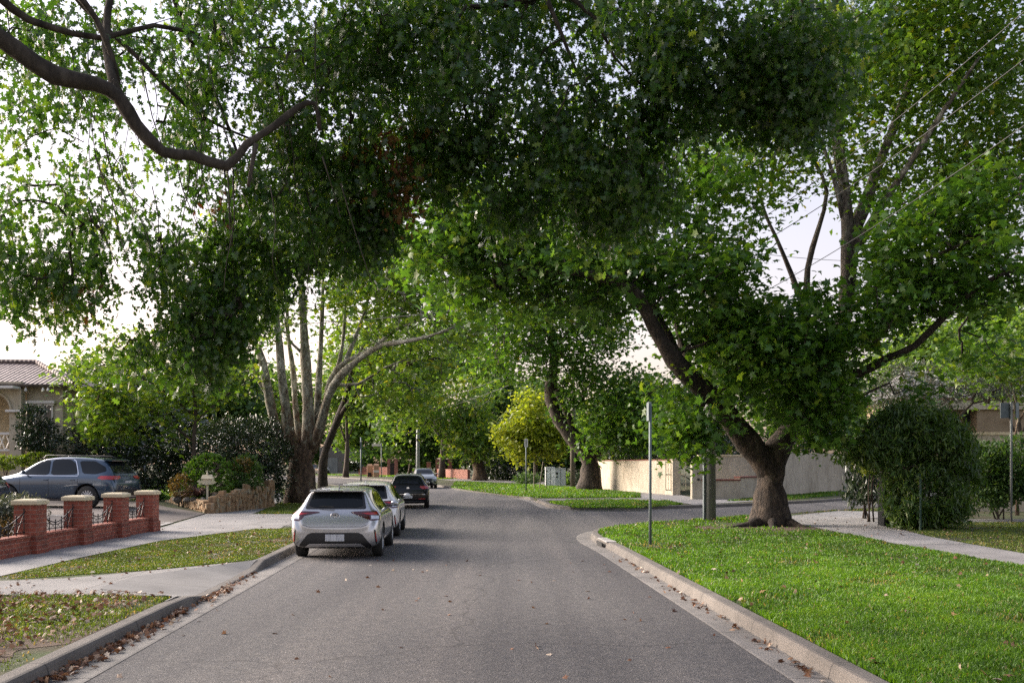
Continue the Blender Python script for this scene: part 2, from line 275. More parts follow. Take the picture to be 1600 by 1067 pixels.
# cars
def paint(name, col, metal=0.6, rough=0.32):
    m, t, N, L, b = newmat(name)
    b.inputs['Base Color'].default_value = (*col, 1); b.inputs['Metallic'].default_value = metal; b.inputs['Roughness'].default_value = rough
    b.inputs['Coat Weight'].default_value = 1.0; b.inputs['Coat Roughness'].default_value = 0.04
    return m
M['silver'] = paint('silver paint', (0.49, 0.49, 0.50), 0.7, 0.28); M['white'] = paint('white paint', (0.72, 0.71, 0.69), 0.1)
M['black'] = plain('black paint', (0.006, 0.006, 0.007), 0.18, 0.0, 0.15, 0.35); M['blue'] = paint('slate blue paint', (0.022, 0.048, 0.085), 0.4, 0.25)
M['greycar'] = paint('grey green paint', (0.20, 0.205, 0.19), 0.6); M['greydark'] = paint('dark grey paint', (0.05, 0.055, 0.065), 0.5)
M['carglass'] = plain('tinted car glass', (0.008, 0.010, 0.012), 0.04, 0, 0, 0.28)
M['plastic'] = plain('black plastic', (0.015, 0.015, 0.016), 0.45)
M['tyre'] = noisy('tyre rubber', [(0.3, (0.014, 0.014, 0.014)), (0.7, (0.03, 0.03, 0.029))], 12, 0.85)
M['rim'] = plain('alloy rim', (0.50, 0.51, 0.52), 0.35, 0.3); M['rim_dark'] = plain('dark alloy rim', (0.09, 0.09, 0.10), 0.35, 0.8)
M['red'] = plain('red lamp lens', (0.35, 0.012, 0.012), 0.12, 0, 1); M['darkred'] = plain('smoked lamp lens', (0.06, 0.008, 0.010), 0.12, 0, 1)
M['clear'] = plain('clear lamp lens', (0.55, 0.56, 0.58), 0.12, 0.3, 1)
M['chrome'] = plain('chrome', (0.6, 0.6, 0.62), 0.12, 1.0); M['plate'] = noisy('worn number plate', [(0.35, (0.30, 0.31, 0.33)), (0.6, (0.62, 0.63, 0.65))], 16, 0.4, 0, 2, (3, 3, 0.3))
M['gap'] = plain('panel gap', (0.01, 0.01, 0.01), 0.8)

# ------------------------------------------------------------------ mesh helpers
class MB:
    def __init__(s): s.v = []; s.f = []
    def add(s, vs, fs):
        k = len(s.v); s.v += [tuple(v) for v in vs]; s.f += [tuple(i + k for i in f) for f in fs]
    def box(s, c, d, rz=0.0, top=1.0):
        x, y, z = d[0] / 2, d[1] / 2, d[2] / 2; cr, sr = math.cos(rz), math.sin(rz); vs = []
        for zz, t in ((-z, 1.0), (z, top)):
            for xx, yy in ((-x, -y), (x, -y), (x, y), (-x, y)):
                xx *= t; yy *= t
                vs.append((c[0] + xx * cr - yy * sr, c[1] + xx * sr + yy * cr, c[2] + zz))
        s.add(vs, [(3, 2, 1, 0), (4, 5, 6, 7), (0, 1, 5, 4), (1, 2, 6, 5), (2, 3, 7, 6), (3, 0, 4, 7)])
    def tube(s, pts, rad, n=8, cap=True, wob=0.0):
        pts = [Vector(p) for p in pts]
        if not isinstance(rad, (list, tuple)): rad = [rad] * len(pts)
        rings = []; prev = None
        for i, p in enumerate(pts):
            t = (pts[min(i + 1, len(pts) - 1)] - pts[max(i - 1, 0)])
            t = t.normalized() if t.length > 1e-9 else Vector((0, 0, 1))
            if prev is None:
                a = Vector((1, 0, 0)) if abs(t.x) < 0.8 else Vector((0, 1, 0)); u = (a - t * a.dot(t)).normalized()
            else:
                u = (prev - t * prev.dot(t)); u = u.normalized() if u.length > 1e-6 else Vector((1, 0, 0))
            prev = u; v = t.cross(u); ring = []; kn = 1 + (wob * 1.6 * (math.sin(i * 1.1 + pts[0].z * 3) + .6 * math.sin(i * 2.7 + pts[0].x)) if wob else 0)
            for k in range(n):
                an = 2 * math.pi * k / n; rr = rad[i]
                if wob: rr *= 1 + wob * (math.sin(3 * an + i * 0.5 + pts[0].x) * 0.5 + random.uniform(-0.6, 0.6))
                ring.append(p + (u * math.cos(an) + v * math.sin(an)) * rr * kn)
            rings.append(ring)
        vs = [q for r in rings for q in r]; fs = []
        for i in range(len(rings) - 1):
            for k in range(n):
                a = i * n + k; b2 = i * n + (k + 1) % n; fs.append((a, b2, b2 + n, a + n))
        if cap:
            fs.append(tuple(range(n - 1, -1, -1))); fs.append(tuple((len(rings) - 1) * n + k for k in range(n)))
        s.add(vs, fs)
    def lathe(s, prof, c=(0, 0, 0), n=16, axis='z'):
        vs = []; m = len(prof)
        for r_, h_ in prof:
            for k in range(n):
                a = 2 * math.pi * k / n; x, y, z = r_ * math.cos(a), r_ * math.sin(a), h_
                if axis == 'x': x, y, z = z, x, y
                vs.append((c[0] + x, c[1] + y, c[2] + z))
        fs = [(i * n + k, i * n + (k + 1) % n, (i + 1) * n + (k + 1) % n, (i + 1) * n + k) for i in range(m - 1) for k in range(n)]
        s.add(vs, fs)
    def prism(s, poly, z0, z1):
        n = len(poly); vs = [(x, y, z0) for x, y in poly] + [(x, y, z1) for x, y in poly]
        fs = [tuple(range(n - 1, -1, -1)), tuple(range(n, 2 * n))] + [(i, (i + 1) % n, n + (i + 1) % n, n + i) for i in range(n)]
        s.add(vs, fs)
    def build(s, name, mat, parent=None, smooth=False, bevel=0.0):
        me = bpy.data.meshes.new(name); me.from_pydata(s.v, [], s.f); me.materials.append(mat)
        bm = bmesh.new(); bm.from_mesh(me); bmesh.ops.recalc_face_normals(bm, faces=bm.faces)
        if bevel: bmesh.ops.bevel(bm, geom=bm.edges[:], offset=bevel, segments=2, affect='EDGES', profile=0.6)
        bm.to_mesh(me); bm.free()
        if smooth: me.polygons.foreach_set('use_smooth', [True] * len(me.polygons))
        o = bpy.data.objects.new(name, me); COL.objects.link(o)
        if parent is not None: o.parent = parent
        return o
def tag(o, label, cat, group=None):
    o['label'] = label; o['category'] = cat
    if group: o['group'] = group
    return o
def thing(name, label, cat, loc=(0, 0, 0), rz=0.0, group=None):
    o = bpy.data.objects.new(name, None); COL.objects.link(o); o.empty_display_size = 0.2
    o.location = loc; o.rotation_euler = (0, 0, rz); return tag(o, label, cat, group)
def structure(o): o['kind'] = 'structure'; return o
def stuff(o, label, cat): o['kind'] = 'stuff'; o['label'] = label; o['category'] = cat; return o
def npmesh(name, V, Fc, mat, parent=None, smooth=False, rnd=None, loc=None):
    """V (n,3), Fc (m,k) integer faces all of the same size"""
    me = bpy.data.meshes.new(name); n, (m, k) = len(V), Fc.shape
    me.vertices.add(n); me.vertices.foreach_set('co', np.ascontiguousarray(V, dtype=np.float32).ravel())
    me.loops.add(m * k); me.loops.foreach_set('vertex_index', Fc.astype(np.int32).ravel())
    me.polygons.add(m); me.polygons.foreach_set('loop_start', np.arange(0, m * k, k, dtype=np.int32))
    if smooth: me.polygons.foreach_set('use_smooth', np.ones(m, dtype=bool))
    me.update(calc_edges=True)
    if rnd is not None:
        a = me.attributes.new('rnd', 'FLOAT', 'FACE'); a.data.foreach_set('value', rnd.astype(np.float32))
    me.materials.append(mat)
    o = bpy.data.objects.new(name, me); COL.objects.link(o)
    if parent is not None: o.parent = parent
    if loc is not None: o.location = loc
    return o
def catmull(pts, step=0.6):
    pts = [np.array(p, float) for p in pts]
    if len(pts) < 3: 
        n = max(2, int(np.linalg.norm(pts[-1] - pts[0]) / step) + 1)
        return [pts[0] + (pts[-1] - pts[0]) * t for t in np.linspace(0, 1, n)]
    q = [2 * pts[0] - pts[1]] + pts + [2 * pts[-1] - pts[-2]]; out = []
    for i in range(1, len(q) - 2):
        n = max(2, int(np.linalg.norm(q[i + 1] - q[i]) / step))
        for t in np.linspace(0, 1, n, endpoint=False):
            out.append(0.5 * (2 * q[i] + (q[i + 1] - q[i - 1]) * t + (2 * q[i - 1] - 5 * q[i] + 4 * q[i + 1] - q[i + 2]) * t ** 2 + (-q[i - 1] + 3 * q[i] - 3 * q[i + 1] + q[i + 2]) * t ** 3))
    out.append(pts[-1]); return out
def offset(line, d):
    """offset a 2D polyline to its left by d"""
    L2 = [np.array(p[:2], float) for p in line]; out = []
    for i, p in enumerate(L2):
        t = L2[min(i + 1, len(L2) - 1)] - L2[max(i - 1, 0)]; t /= np.linalg.norm(t) + 1e-9
        out.append(np.array([p[0] - t[1] * d, p[1] + t[0] * d]))
    return out
def inside(poly, X, Y):
    poly = np.array([(p[0], p[1]) for p in poly]); r = np.zeros(len(X), bool); j = len(poly) - 1
    for i in range(len(poly)):
        xi, yi = poly[i]; xj, yj = poly[j]
        if yi != yj:
            c = ((yi > Y) != (yj > Y)) & (X < (xj - xi) * (Y - yi) / (yj - yi) + xi); r ^= c
        j = i
    return r
def sheet(name, poly, z, mat, label=None, thick=None):
    bm = bmesh.new(); vs = [bm.verts.new((p[0], p[1], z if len(p) < 3 else p[2])) for p in poly]
    f = bm.faces.new(vs)
    if f.normal.z < 0: f.normal_flip()
    bm.normal_update()
    if f.normal.z < 0: bmesh.ops.reverse_faces(bm, faces=[f])
    if thick:
        r = bmesh.ops.extrude_face_region(bm, geom=[f])
        for v in [g for g in r['geom'] if isinstance(g, bmesh.types.BMVert)]: v.co.z -= thick
    bmesh.ops.triangulate(bm, faces=bm.faces[:]); bmesh.ops.recalc_face_normals(bm, faces=bm.faces)
    me = bpy.data.meshes.new(name); bm.to_mesh(me); bm.free(); me.materials.append(mat)
    o = bpy.data.objects.new(name, me); COL.objects.link(o); structure(o)
    return o

# ------------------------------------------------------------------ ground, road, kerbs, verges
LEFT = [np.array(p) for p in catmull([(-3.0, -8), (-3.35, 0), (-3.8, 10), (-4.25, 20), (-4.7, 30), (-5.15, 40), (-5.9, 50), (-8.8, 64), (-13.5, 80), (-19, 95), (-28, 108), (-42, 122), (-64, 136), (-95, 148)], 0.8)]
RIGHT = [np.array(p) for p in catmull([(3.2, -8), (2.85, 0), (2.48, 8.6), (2.1, 16.5), (1.85, 21.5), (1.66, 24), (1.75, 26.2), (2.35, 28.2), (3.6, 29.9), (6.1, 32.6), (9.3, 35.6), (13.9, 40.2), (22, 48.5), (45, 72)], 0.45)]
FARR = [np.array(p) for p in catmull([(42, 84), (19.0, 53.0), (13.2, 46.3), (8.5, 42.4), (5.35, 41.0), (3.0, 40.7), (1.75, 41.4), (1.25, 43), (1.0, 46.9), (0.3, 53.7), (-1.0, 60), (-2.9, 67), (-5.3, 77), (-8.6, 90), (-13.5, 108), (-19, 122), (-28, 138), (-42, 156), (-65, 176), (-95, 190)], 0.8)]
structure(sheet('ground', [(-900, -120), (900, -120), (900, 1500), (-900, 1500)], -0.06, M['turf']))
road_poly = [p for p in offset(LEFT, 0.0)] + [(-95, 148), (-100, 192)] + [p for p in reversed(FARR)] + [(45, 72)] + [p for p in reversed(RIGHT)]
structure(sheet('road', [(float(p[0]), float(p[1])) for p in road_poly], 0.0, M['asphalt']))
CROSS = [(13.2, 18.2), (27.2, 34.6)]
def rdepth(y):
    for a, b2, tb in ((13.2, 18.2, 2.7), (27.2, 34.6, 0.8)):
        if a < y < b2: return 1.3 * min(1.0, (y - a) / 0.8, (b2 - y) / tb)
    return 0.0                      # crossovers in the left kerb
def kh(p, side):
    if side == 'left':
        for a, b2 in CROSS:
            if a < p[1] < b2:
                e = min(p[1] - a, b2 - p[1]); return 0.03 + 0.11 * max(0.0, 1 - e / 0.8)
    if side == 'far' and 48.6 < p[1] < 51.2 and p[0] < 2: return 0.03
    return 0.14
def strip(name, line, prof, mat, side):
    """sweep a kerb profile (distance outward, height 0..1) along a line; outward = left of travel for sgn>0"""
    sg = 1 if side in ('left',) else -1
    if side == 'far': sg = -1
    offs = [offset(line, sg * d) for d, _, _ in prof]; n = len(line); k = len(prof)
    acc = [0.0]
    for i in range(1, n): acc.append(acc[-1] + float(np.linalg.norm(line[i] - line[i - 1])))
    V = []
    for i in range(n):
        h_ = kh(line[i], side)
        for j, (d, a, b2) in enumerate(prof): V.append((offs[j][i][0], offs[j][i][1], a + b2 * h_))
    Fc = [(i * k + j, i * k + j + 1, (i + 1) * k + j + 1, (i + 1) * k + j) for i in range(n - 1) for j in range(k - 1)]
    me = bpy.data.meshes.new(name); me.from_pydata(V, [], Fc); uv = me.uv_layers.new(name='UVMap')
    for p in me.polygons:
        for li in p.loop_indices:
            vi = me.loops[li].vertex_index; uv.data[li].uv = (acc[vi // k], prof[vi % k][0])
    bm = bmesh.new(); bm.from_mesh(me); bmesh.ops.recalc_face_normals(bm, faces=bm.faces)
    if sum(f.normal.z for f in bm.faces) < 0: bmesh.ops.reverse_faces(bm, faces=bm.faces)
    bm.to_mesh(me); bm.free(); me.materials.append(mat)
    o = bpy.data.objects.new(name, me); COL.objects.link(o); return structure(o)
GUT = [(-0.03, 0.004, 0), (0.0, 0.007, 0), (0.16, 0.004, 0), (0.33, -0.001, 0)]
KRB = [(0.33, -0.001, 0), (0.355, 0.0, 0.75), (0.375, 0.0, 0.95), (0.40, 0.0, 1.0), (0.52, 0.004, 1.0), (0.535, -0.02, 0.95), (0.54, -0.05, 0)]
for nm, ln, sd_ in (('left', LEFT, 'left'), ('right', RIGHT, 'right'), ('far', FARR, 'far')):
    strip('gutter', ln, GUT, M['gutter'], sd_); strip('kerb', ln, KRB, M['kerb'], sd_)
VZ = 0.13
# left block, notched at the two crossovers
lo = offset(LEFT, 0.52); lp = []
for p in lo:
    q = (float(p[0]), float(p[1]))
    for a, b2 in CROSS:
        if a < q[1] < b2: q = (q[0] - rdepth(q[1]), q[1])
    lp.append(q)
left_block = lp + [(-300, 200), (-300, -8)]
structure(sheet('verge', left_block, VZ, M['turf'], thick=0.15))
right_block = [(float(p[0]), float(p[1])) for p in offset(RIGHT, -0.52)] + [(300, 90), (300, -8)]
structure(sheet('verge', right_block, VZ, M['turf'], thick=0.15))
far_block = [(float(p[0]), float(p[1])) for p in offset(FARR, -0.52)] + [(-100, 700), (500, 700), (500, 90)]
structure(sheet('verge', far_block, VZ, M['turf'], thick=0.15))
# crossover ramps
for a, b2 in CROSS:
    V = []; k = 0
    fine = [np.array([np.interp(y, [q[1] for q in LEFT], [q[0] for q in LEFT]), y]) for y in np.linspace(a - 0.4, b2 + 0.4, 40)]
    e0 = offset(fine, 0.50); Fc = []
    for i, p in enumerate(e0):
        q = (p[0] - 0.03 - 1.02 * rdepth(p[1]), p[1])
        V += [(p[0], p[1], kh(p, 'left') + 0.004), (q[0], q[1], 0.1425)]
        if i: Fc.append((2 * i - 2, 2 * i, 2 * i + 1, 2 * i - 1))
    me = bpy.data.meshes.new('crossover_ramp'); me.from_pydata(V, [], Fc); me.materials.append(M['crossover'])
    o = bpy.data.objects.new('crossover_ramp', me); COL.objects.link(o); structure(o)
PZ = 0.138
near_cross = [(-8.0, 13.4)] + [(-3.85 - 0.045 * y - 0.02 - rdepth(y), y) for y in (13.3, 13.5, 13.8, 14.05, 15, 15.5, 16.2, 17.0, 17.6, 18.0)] + [(-5.9, 16.5), (-6.9, 15.3), (-8.0, 14.9)]
sheet('crossover', near_cross, PZ, M['crossover'])
path_l = [(-9.45, -8), (-8.0, -8), (-8.0, 15.0), (-8.1, 18.6), (-8.04, 22.7), (-7.0, 26.9), (-6.3, 27.1), (-6.42, 28.0), (-6.65, 33.8), (-6.6, 34.7), (-9.1, 34.8), (-9.5, 38), (-11.0, 47.5), (-14.5, 62), (-22, 86), (-23.5, 85.5), (-16, 61), (-12.4, 47), (-10.9, 39), (-10.7, 34.8), (-9.6, 27.0), (-9.45, 26)]
sheet('footpath', path_l, PZ + 0.003, M['path'])
path_r = [(8.6, -8), (10.0, -8), (10.05, 20), (10.05, 24), (10.6, 28.4), (12.3, 31.6), (13.5, 36.6), (12.2, 37.2), (9.0, 33.2), (8.35, 29.6), (8.4, 25), (8.45, 21.2), (8.8, 17)]
sheet('footpath', [p for p in path_r], PZ, M['path'])
new_r = [(8.46, 21.6), (10.03, 21.9), (10.07, 24), (10.58, 28.3), (12.2, 31.6), (13.3, 36.4), (12.25, 36.8), (9.02, 33.0), (8.37, 29.5), (8.42, 25)]
sheet('footpath', new_r, PZ + 0.004, M['path_new'])
far_path = [G(*p) for p in [(838, 779.6), (930, 779), (1003, 778), (1000, 770.5), (938, 763), (870, 757.5), (760, 752.5), (706, 751)]] + [(-9.5, 118), (-8.0, 122)] + [G(*p) for p in [(765, 749.8), (880, 754.3), (945, 760), (1052, 771), (1082, 777), (1180, 778), (1180, 783), (1085, 788.5), (1050, 783), (940, 780.8), (850, 781.6)]]
sheet('footpath', far_path, PZ, M['path'])
sheet('footpath', [G(*p) for p in [(1180, 777), (1262, 770), (1330, 764), (1400, 760), (1400, 765), (1340, 770.5), (1272, 777), (1180, 782.5)]], PZ, M['path'])
sheet('footpath', [(20, 30), (20.3, 31.5), (12.6, 31.8), (11.4, 30.2)], PZ - 0.004, M['path'])
far_foot = [(-20, 150), (-12, 126), (-8, 112), (-7, 113), (-10.7, 127), (-18, 151)]
sheet('footpath', far_foot, PZ + 0.004, M['path'])
# sloping driveway and garden ground on the left
def zt(x, y):
    return PZ + 0.008 + 0.24 * min(1, max(0, (-10.6 - x) / 3.0)) + 1.1 * min(1, max(0, (-17 - x) / 9.0))
def yard(name, poly, mat, lift=0.0, step=0.5):
    xs = [p[0] for p in poly]; ys = [p[1] for p in poly]; bm = bmesh.new()
    f = bm.faces.new([bm.verts.new((p[0], p[1], 0)) for p in poly])
    x = min(xs) + step
    while x < max(xs):
        if x > -27: bmesh.ops.bisect_plane(bm, geom=bm.verts[:] + bm.edges[:] + bm.faces[:], plane_co=(x, 0, 0), plane_no=(1, 0, 0))
        x += step
    for v in bm.verts: v.co.z = zt(v.co.x, v.co.y) + lift
    bmesh.ops.triangulate(bm, faces=bm.faces[:]); bmesh.ops.recalc_face_normals(bm, faces=bm.faces)
    if sum(f.normal.z for f in bm.faces) < 0: bmesh.ops.reverse_faces(bm, faces=bm.faces)
    me = bpy.data.meshes.new(name); bm.to_mesh(me); bm.free(); me.materials.append(mat)
    o = bpy.data.objects.new(name, me); COL.objects.link(o); return structure(o)
yard('garden_ground', [(-9.7, 10), (-9.7, 26.6), (-10.75, 34.9), (-12.5, 47), (-16, 61), (-24, 85), (-80, 85), (-80, 10)], M['turf'], -0.004)
yard('driveway', [(-9.75, 26.7), (-10.75, 34.8), (-12.6, 36.4), (-16.5, 41.5), (-60, 43), (-60, 24), (-17, 22.5), (-11.3, 22), (-10.4, 23)], M['drive'], 0.004)
yard('garden_bed', [(-9.7, 14), (-9.7, 24.5), (-10.6, 23.0), (-11.2, 21.6), (-16, 21), (-16, 14)], M['soil'], 0.004)
yard('driveway_edging', [(-9.72, 26.85), (-10.05, 29.6), (-22, 28.6), (-22, 28.45), (-10.2, 29.35), (-9.9, 26.85)], M['path_new'], 0.012)
def patchy(name, cx, cy, rx_, ry_, mat, z, seed, cut=None):
    q = random.Random(seed); ph = [q.uniform(0, 6.28) for _ in range(4)]; pts = []
    for k in range(72):
        a = 2 * math.pi * k / 72; r_ = 1 + .16 * math.sin(2 * a + ph[0]) + .10 * math.sin(5 * a + ph[1]) + .07 * math.sin(9 * a + ph[2]) + q.uniform(-.05, .05)
        x, y = cx + rx_ * r_ * math.cos(a), cy + ry_ * r_ * math.sin(a)
        if cut: x = min(x, cut(y))
        pts.append((x, y))
    sheet(name, pts, z, mat)
patchy('bare_soil', 7.4, 27.6, 2.3, 1.9, M['soil'], VZ + .004, 1)
patchy('bare_soil', -5.8, 9.8, 1.6, 1.9, M['soil'], VZ + .004, 2, lambda y: -3.35 - .045 * y - .55)
patchy('bare_soil', -6.6, 11.6, .9, .55, M['soil'], VZ + .0045, 3)
patchy('bare_soil', -7.2, 9.0, .9, 1.2, M['soil'], VZ + .005, 4)
# stormwater inlet in the right kerb
dr = thing('storm_drain', 'concrete lintel of a stormwater inlet set in the corner kerb', 'drain', (1.98, 22.9, 0), R(4))
b = MB(); b.box((0.30, 0, 0.142), (0.42, 1.25, 0.022)); b.build('lid', M['path_new'], dr, bevel=0.006)
b = MB(); b.box((0.03, 0, 0.065), (0.02, 0.8, 0.09)); b.build('opening', M['dark'], dr)
sheet('footpath', [G(*p, 0.14) for p in [(950, 842), (1005, 842), (1003, 845.5), (946, 845.5)]], PZ + 0.012, M['path_new'])
# ------------------------------------------------------------------ leaves
def fan(outline, z=None):
    pts = [(0.0, 0.02, 0.0)] + [(x, y, (z or 0) * (x * x + y * y)) for x, y in outline]; n = len(outline)
    return np.array(pts, float), np.array([(0, i + 1, (i + 1) % n + 1) for i in range(n)])
def mir(h): return h + [(-x, y) for x, y in reversed(h[1:-1])]
LEAF = {
 'plane': fan(mir([(0, -.32), (.40, -.34), (.24, -.12), (.56, .10), (.23, .16), (0, .62)]), -.35),
 'plane_lo': (np.array([(0, -.35, 0), (.52, -.05, -.1), (.2, .14, 0), (0, .6, -.15), (-.2, .14, 0), (-.52, -.05, -.1)], float), np.array([(0, 1, 2), (0, 2, 4), (2, 3, 4), (0, 4, 5)])),
 'oak': fan(mir([(0, -.5), (.08, -.28), (.30, -.30), (.12, -.06), (.40, .06), (.13, .18), (.30, .42), (.07, .40), (0, .62)]), -.3),
 'quad': (np.array([(0, -.5, 0), (.42, 0, -.06), (0, .5, 0), (-.42, 0, -.06)], float), np.array([(0, 1, 2), (0, 2, 3)])),
 'small': (np.array([(0, -.5, 0), (.26, .05, -.05), (0, .5, 0), (-.26, .05, -.05)], float), np.array([(0, 1, 2), (0, 2, 3)])),
 'strap': (np.array([(-.04, 0, 0), (.04, 0, 0), (.035, .5, .12), (-.035, .5, .12), (0, 1, -.05)], float), np.array([(0, 1, 2), (0, 2, 3), (3, 2, 4)])),
 'lance': (np.array([(0, -.5, 0), (.11, 0, -.04), (0, .5, -.1), (-.11, 0, -.04)], float), np.array([(0, 1, 2), (0, 2, 3)])),
}
def leaves(name, pos, size, kind, mat, parent, loc, mode='flat', rnd=None, out=None):
    n = len(pos); T, Tf = LEAF[kind]
    r = RNG.normal(size=(n, 3))
    if mode == 'hang':                                   # tips down, faces any way
        yv = np.array([0, 0, -0.75]) + r * 0.62; zv = RNG.normal(size=(n, 3))
    elif mode == 'up':
        yv = np.array([0, 0, 1.0]) + r * 0.5; zv = RNG.normal(size=(n, 3))
    elif mode == 'out':
        yv = (out if out is not None else r) + r * 0.5; zv = RNG.normal(size=(n, 3)) + np.array([0, 0, 0.8])
    else:                                                # faces tilted to the light, tips drooping
        yv = r * np.array([1, 1, 0.35]) + np.array([0, 0, -0.45]); zv = np.array([0, 0, 1.0]) + RNG.normal(size=(n, 3)) * 0.55
    yv /= np.linalg.norm(yv, axis=1)[:, None] + 1e-9
    zv -= yv * (zv * yv).sum(1)[:, None]; zv /= np.linalg.norm(zv, axis=1)[:, None] + 1e-9
    xv = np.cross(yv, zv); s = size[:, None, None]
    curl = 1 + RNG.normal(size=(n, 1, 1)) * 0.6
    V = pos[:, None, :] + s * (xv[:, None, :] * T[None, :, 0:1] + yv[:, None, :] * T[None, :, 1:2] + zv[:, None, :] * T[None, :, 2:3] * curl)
    Fa = (Tf[None] + (np.arange(n) * len(T))[:, None, None]).reshape(-1, 3)
    if rnd is None: rnd = RNG.random(n)
    V = V.reshape(-1, 3) - np.array(loc)
    return npmesh(name, V, Fa, mat, parent, False, np.repeat(np.clip(rnd, 0, 1), len(Tf)))

def lump_pts(lumps, shell=0.0):
    """lumps are (px, py, D, rx, ry, rd, n) - centre by sight line and distance, radii in px, px and metres; or ('w', x,y,z, rx,ry,rz, n)"""
    C = []; S = []; W = []
    for l in lumps:
        if l[0] == 'w': c = np.array(l[1:4], float); rr = np.array(l[4:7], float); n = l[7]
        else:
            px, py, D, rx, ry, rd, n = l; c = np.array(P(px, py, D)); rr = np.array([rx * D / F, rd, ry * D / F])
        d = RNG.normal(size=(n, 3)); d /= np.linalg.norm(d, axis=1)[:, None]
        u = RNG.random(n) ** (1 / 3.0)
        if shell: u = shell + (1 - shell) * u
        C.append(c + d * u[:, None] * rr); W.append(d)
    return np.vstack(C), np.vstack(W)

def cleared(C, clear):
    """keep the bare limbs bare: clumps of leaves growing right against them are left out"""
    k = np.ones(len(C), bool); u = RNG.random(len(C)); sx = CX + C[:, 0] / C[:, 1] * F; sy = HY - (C[:, 2] - H) / C[:, 1] * F
    for line, rad, prob in clear:
        for a, b in zip(line[:-1], line[1:]):
            a = np.array(a, float); b = np.array(b, float); d = b - a; t = np.clip(((sx - a[0]) * d[0] + (sy - a[1]) * d[1]) / (d @ d), 0, 1)
            k &= ~((np.hypot(sx - a[0] - t * d[0], sy - a[1] - t * d[1]) < rad) & (u < prob))
    return k
def tree(name, label, base, limbs, lumps, leaf='plane', size=0.17, per=40, spread=0.45, lmat='plane', bark='bark', mode='flat', group=None,
         cat='tree', twig=0.006, sides=10, twigs=True, shell=0.0, seed=1, extra=None, flare=1.35, jit=0.28, crown='crown', vspread=0.7, size_var=0.25, cut=None, maxtwig=0.07, clear=None):
    global RNG
    RNG = np.random.default_rng(seed); random.seed(seed)
    root = thing(name, label, cat, base, 0, group); b0 = np.array(base, float)
    mb = MB(); nodes = []; nrad = []; npar = []
    for pts, r0, r1 in limbs:
        W = [np.array(P(*p)) if p[0] != 'w' else np.array(p[1:], float) for p in pts]
        c = catmull(W, 0.5 if sides > 6 else 1.0); k = len(c)
        rad = [r0 + (r1 - r0) * (i / (k - 1)) ** 0.8 for i in range(k)]
        if abs(c[0][2] - b0[2]) < 0.4:
            for i in range(k):
                z = c[i][2] - b0[2]; rad[i] *= 1 + (flare - 1) * math.exp(-max(z, 0) / 0.35)
            c[0] = c[0] - np.array([0, 0, 0.1])
        amp = 0.3
        mb.tube([p - b0 for p in c], rad, sides, True, 0.06 if r0 > 0.08 else 0.0)
        for i, p in enumerate(c):
            if i > k * 0.25: nodes.append(p); nrad.append(rad[i]); npar.append(-1)
    C, Wd = lump_pts(lumps, shell)
    if clear: k = cleared(C, clear); C = C[k]; Wd = Wd[k]
    if cut is not None:
        k = cut(C); C = C[k]; Wd = Wd[k]
    ends = C
    if twigs and nodes:
        N = np.array(nodes); par = list(npar); base_r = list(nrad); n0 = len(N)
        order = np.argsort([np.min(((N - c) ** 2).sum(1)) for c in C])
        Nl = np.zeros((n0 + len(C) * 3, 3)); Nl[:n0] = N; cnt = n0; par = [-1] * n0; depth = np.zeros(len(Nl))
        weight = np.zeros(len(Nl)); kids = []
        for ci in order:
            c = C[ci]; d = np.sqrt(((Nl[:cnt] - c) ** 2).sum(1)) + 0.15 * depth[:cnt]
            j = int(np.argmin(d)); a = Nl[j]; dist = np.linalg.norm(c - a); prev = j
            for t in (0.35, 0.7, 1.0):
                q = a + (c - a) * t + RNG.normal(size=3) * dist * 0.09 * (t < 1)
                if mode == 'hang': q[2] += 0.25 * dist * math.sin(math.pi * t) * 0.6
                Nl[cnt] = q; par.append(prev); depth[cnt] = depth[prev] + dist * 0.33; prev = cnt; cnt += 1
            weight[cnt - 1] = 1
        for i in range(cnt - 1, n0 - 1, -1):
            if par[i] >= 0: weight[par[i]] += weight[i]
        rad = np.clip(twig * np.sqrt(weight[:cnt] + 0.3) * 1.15, twig, maxtwig)
        A = []; B2 = []; ra = []; rb = []
        for i in range(n0, cnt):
            A.append(Nl[par[i]]); B2.append(Nl[i]); rb.append(rad[i]); ra.append(max(rad[i], min(rad[par[i]] if par[i] >= n0 else rad[i] * 1.2, rad[i] * 1.6)))
        A = np.array(A) - b0; B2 = np.array(B2) - b0; ra = np.array(ra); rb = np.array(rb)
        t = B2 - A; t /= np.linalg.norm(t, axis=1)[:, None] + 1e-9
        h = np.where(np.abs(t[:, 2:3]) < 0.8, np.array([[0, 0, 1.0]]), np.array([[1.0, 0, 0]]))
        u = np.cross(t, h); u /= np.linalg.norm(u, axis=1)[:, None] + 1e-9; v = np.cross(t, u); ns = 4 if len(A) > 600 else 5
        an = np.arange(ns) * 2 * math.pi / ns
        ring = u[:, None, :] * np.cos(an)[None, :, None] + v[:, None, :] * np.sin(an)[None, :, None]
        VV = np.concatenate([A[:, None] + ring * ra[:, None, None], B2[:, None] + ring * rb[:, None, None]], 1)
        fs = np.array([(k, (k + 1) % ns, ns + (k + 1) % ns, ns + k) for k in range(ns)])
        FF = (fs[None] + (np.arange(len(A)) * 2 * ns)[:, None, None]).reshape(-1, 4)
        mb.add(VV.reshape(-1, 3).tolist(), FF.tolist())
    mb.build('trunk', M[bark], root, True)
    n = len(C) * per
    pos = np.repeat(C, per, 0) + RNG.normal(size=(n, 3)) * np.array([spread, spread, spread * vspread])
    if mode == 'hang': pos[:, 2] -= np.abs(RNG.normal(size=n)) * spread * 0.8
    crnd = np.repeat(RNG.random(len(C)), per)
    rnd = 0.25 * crnd + 0.75 * RNG.random(n) ** 1.2
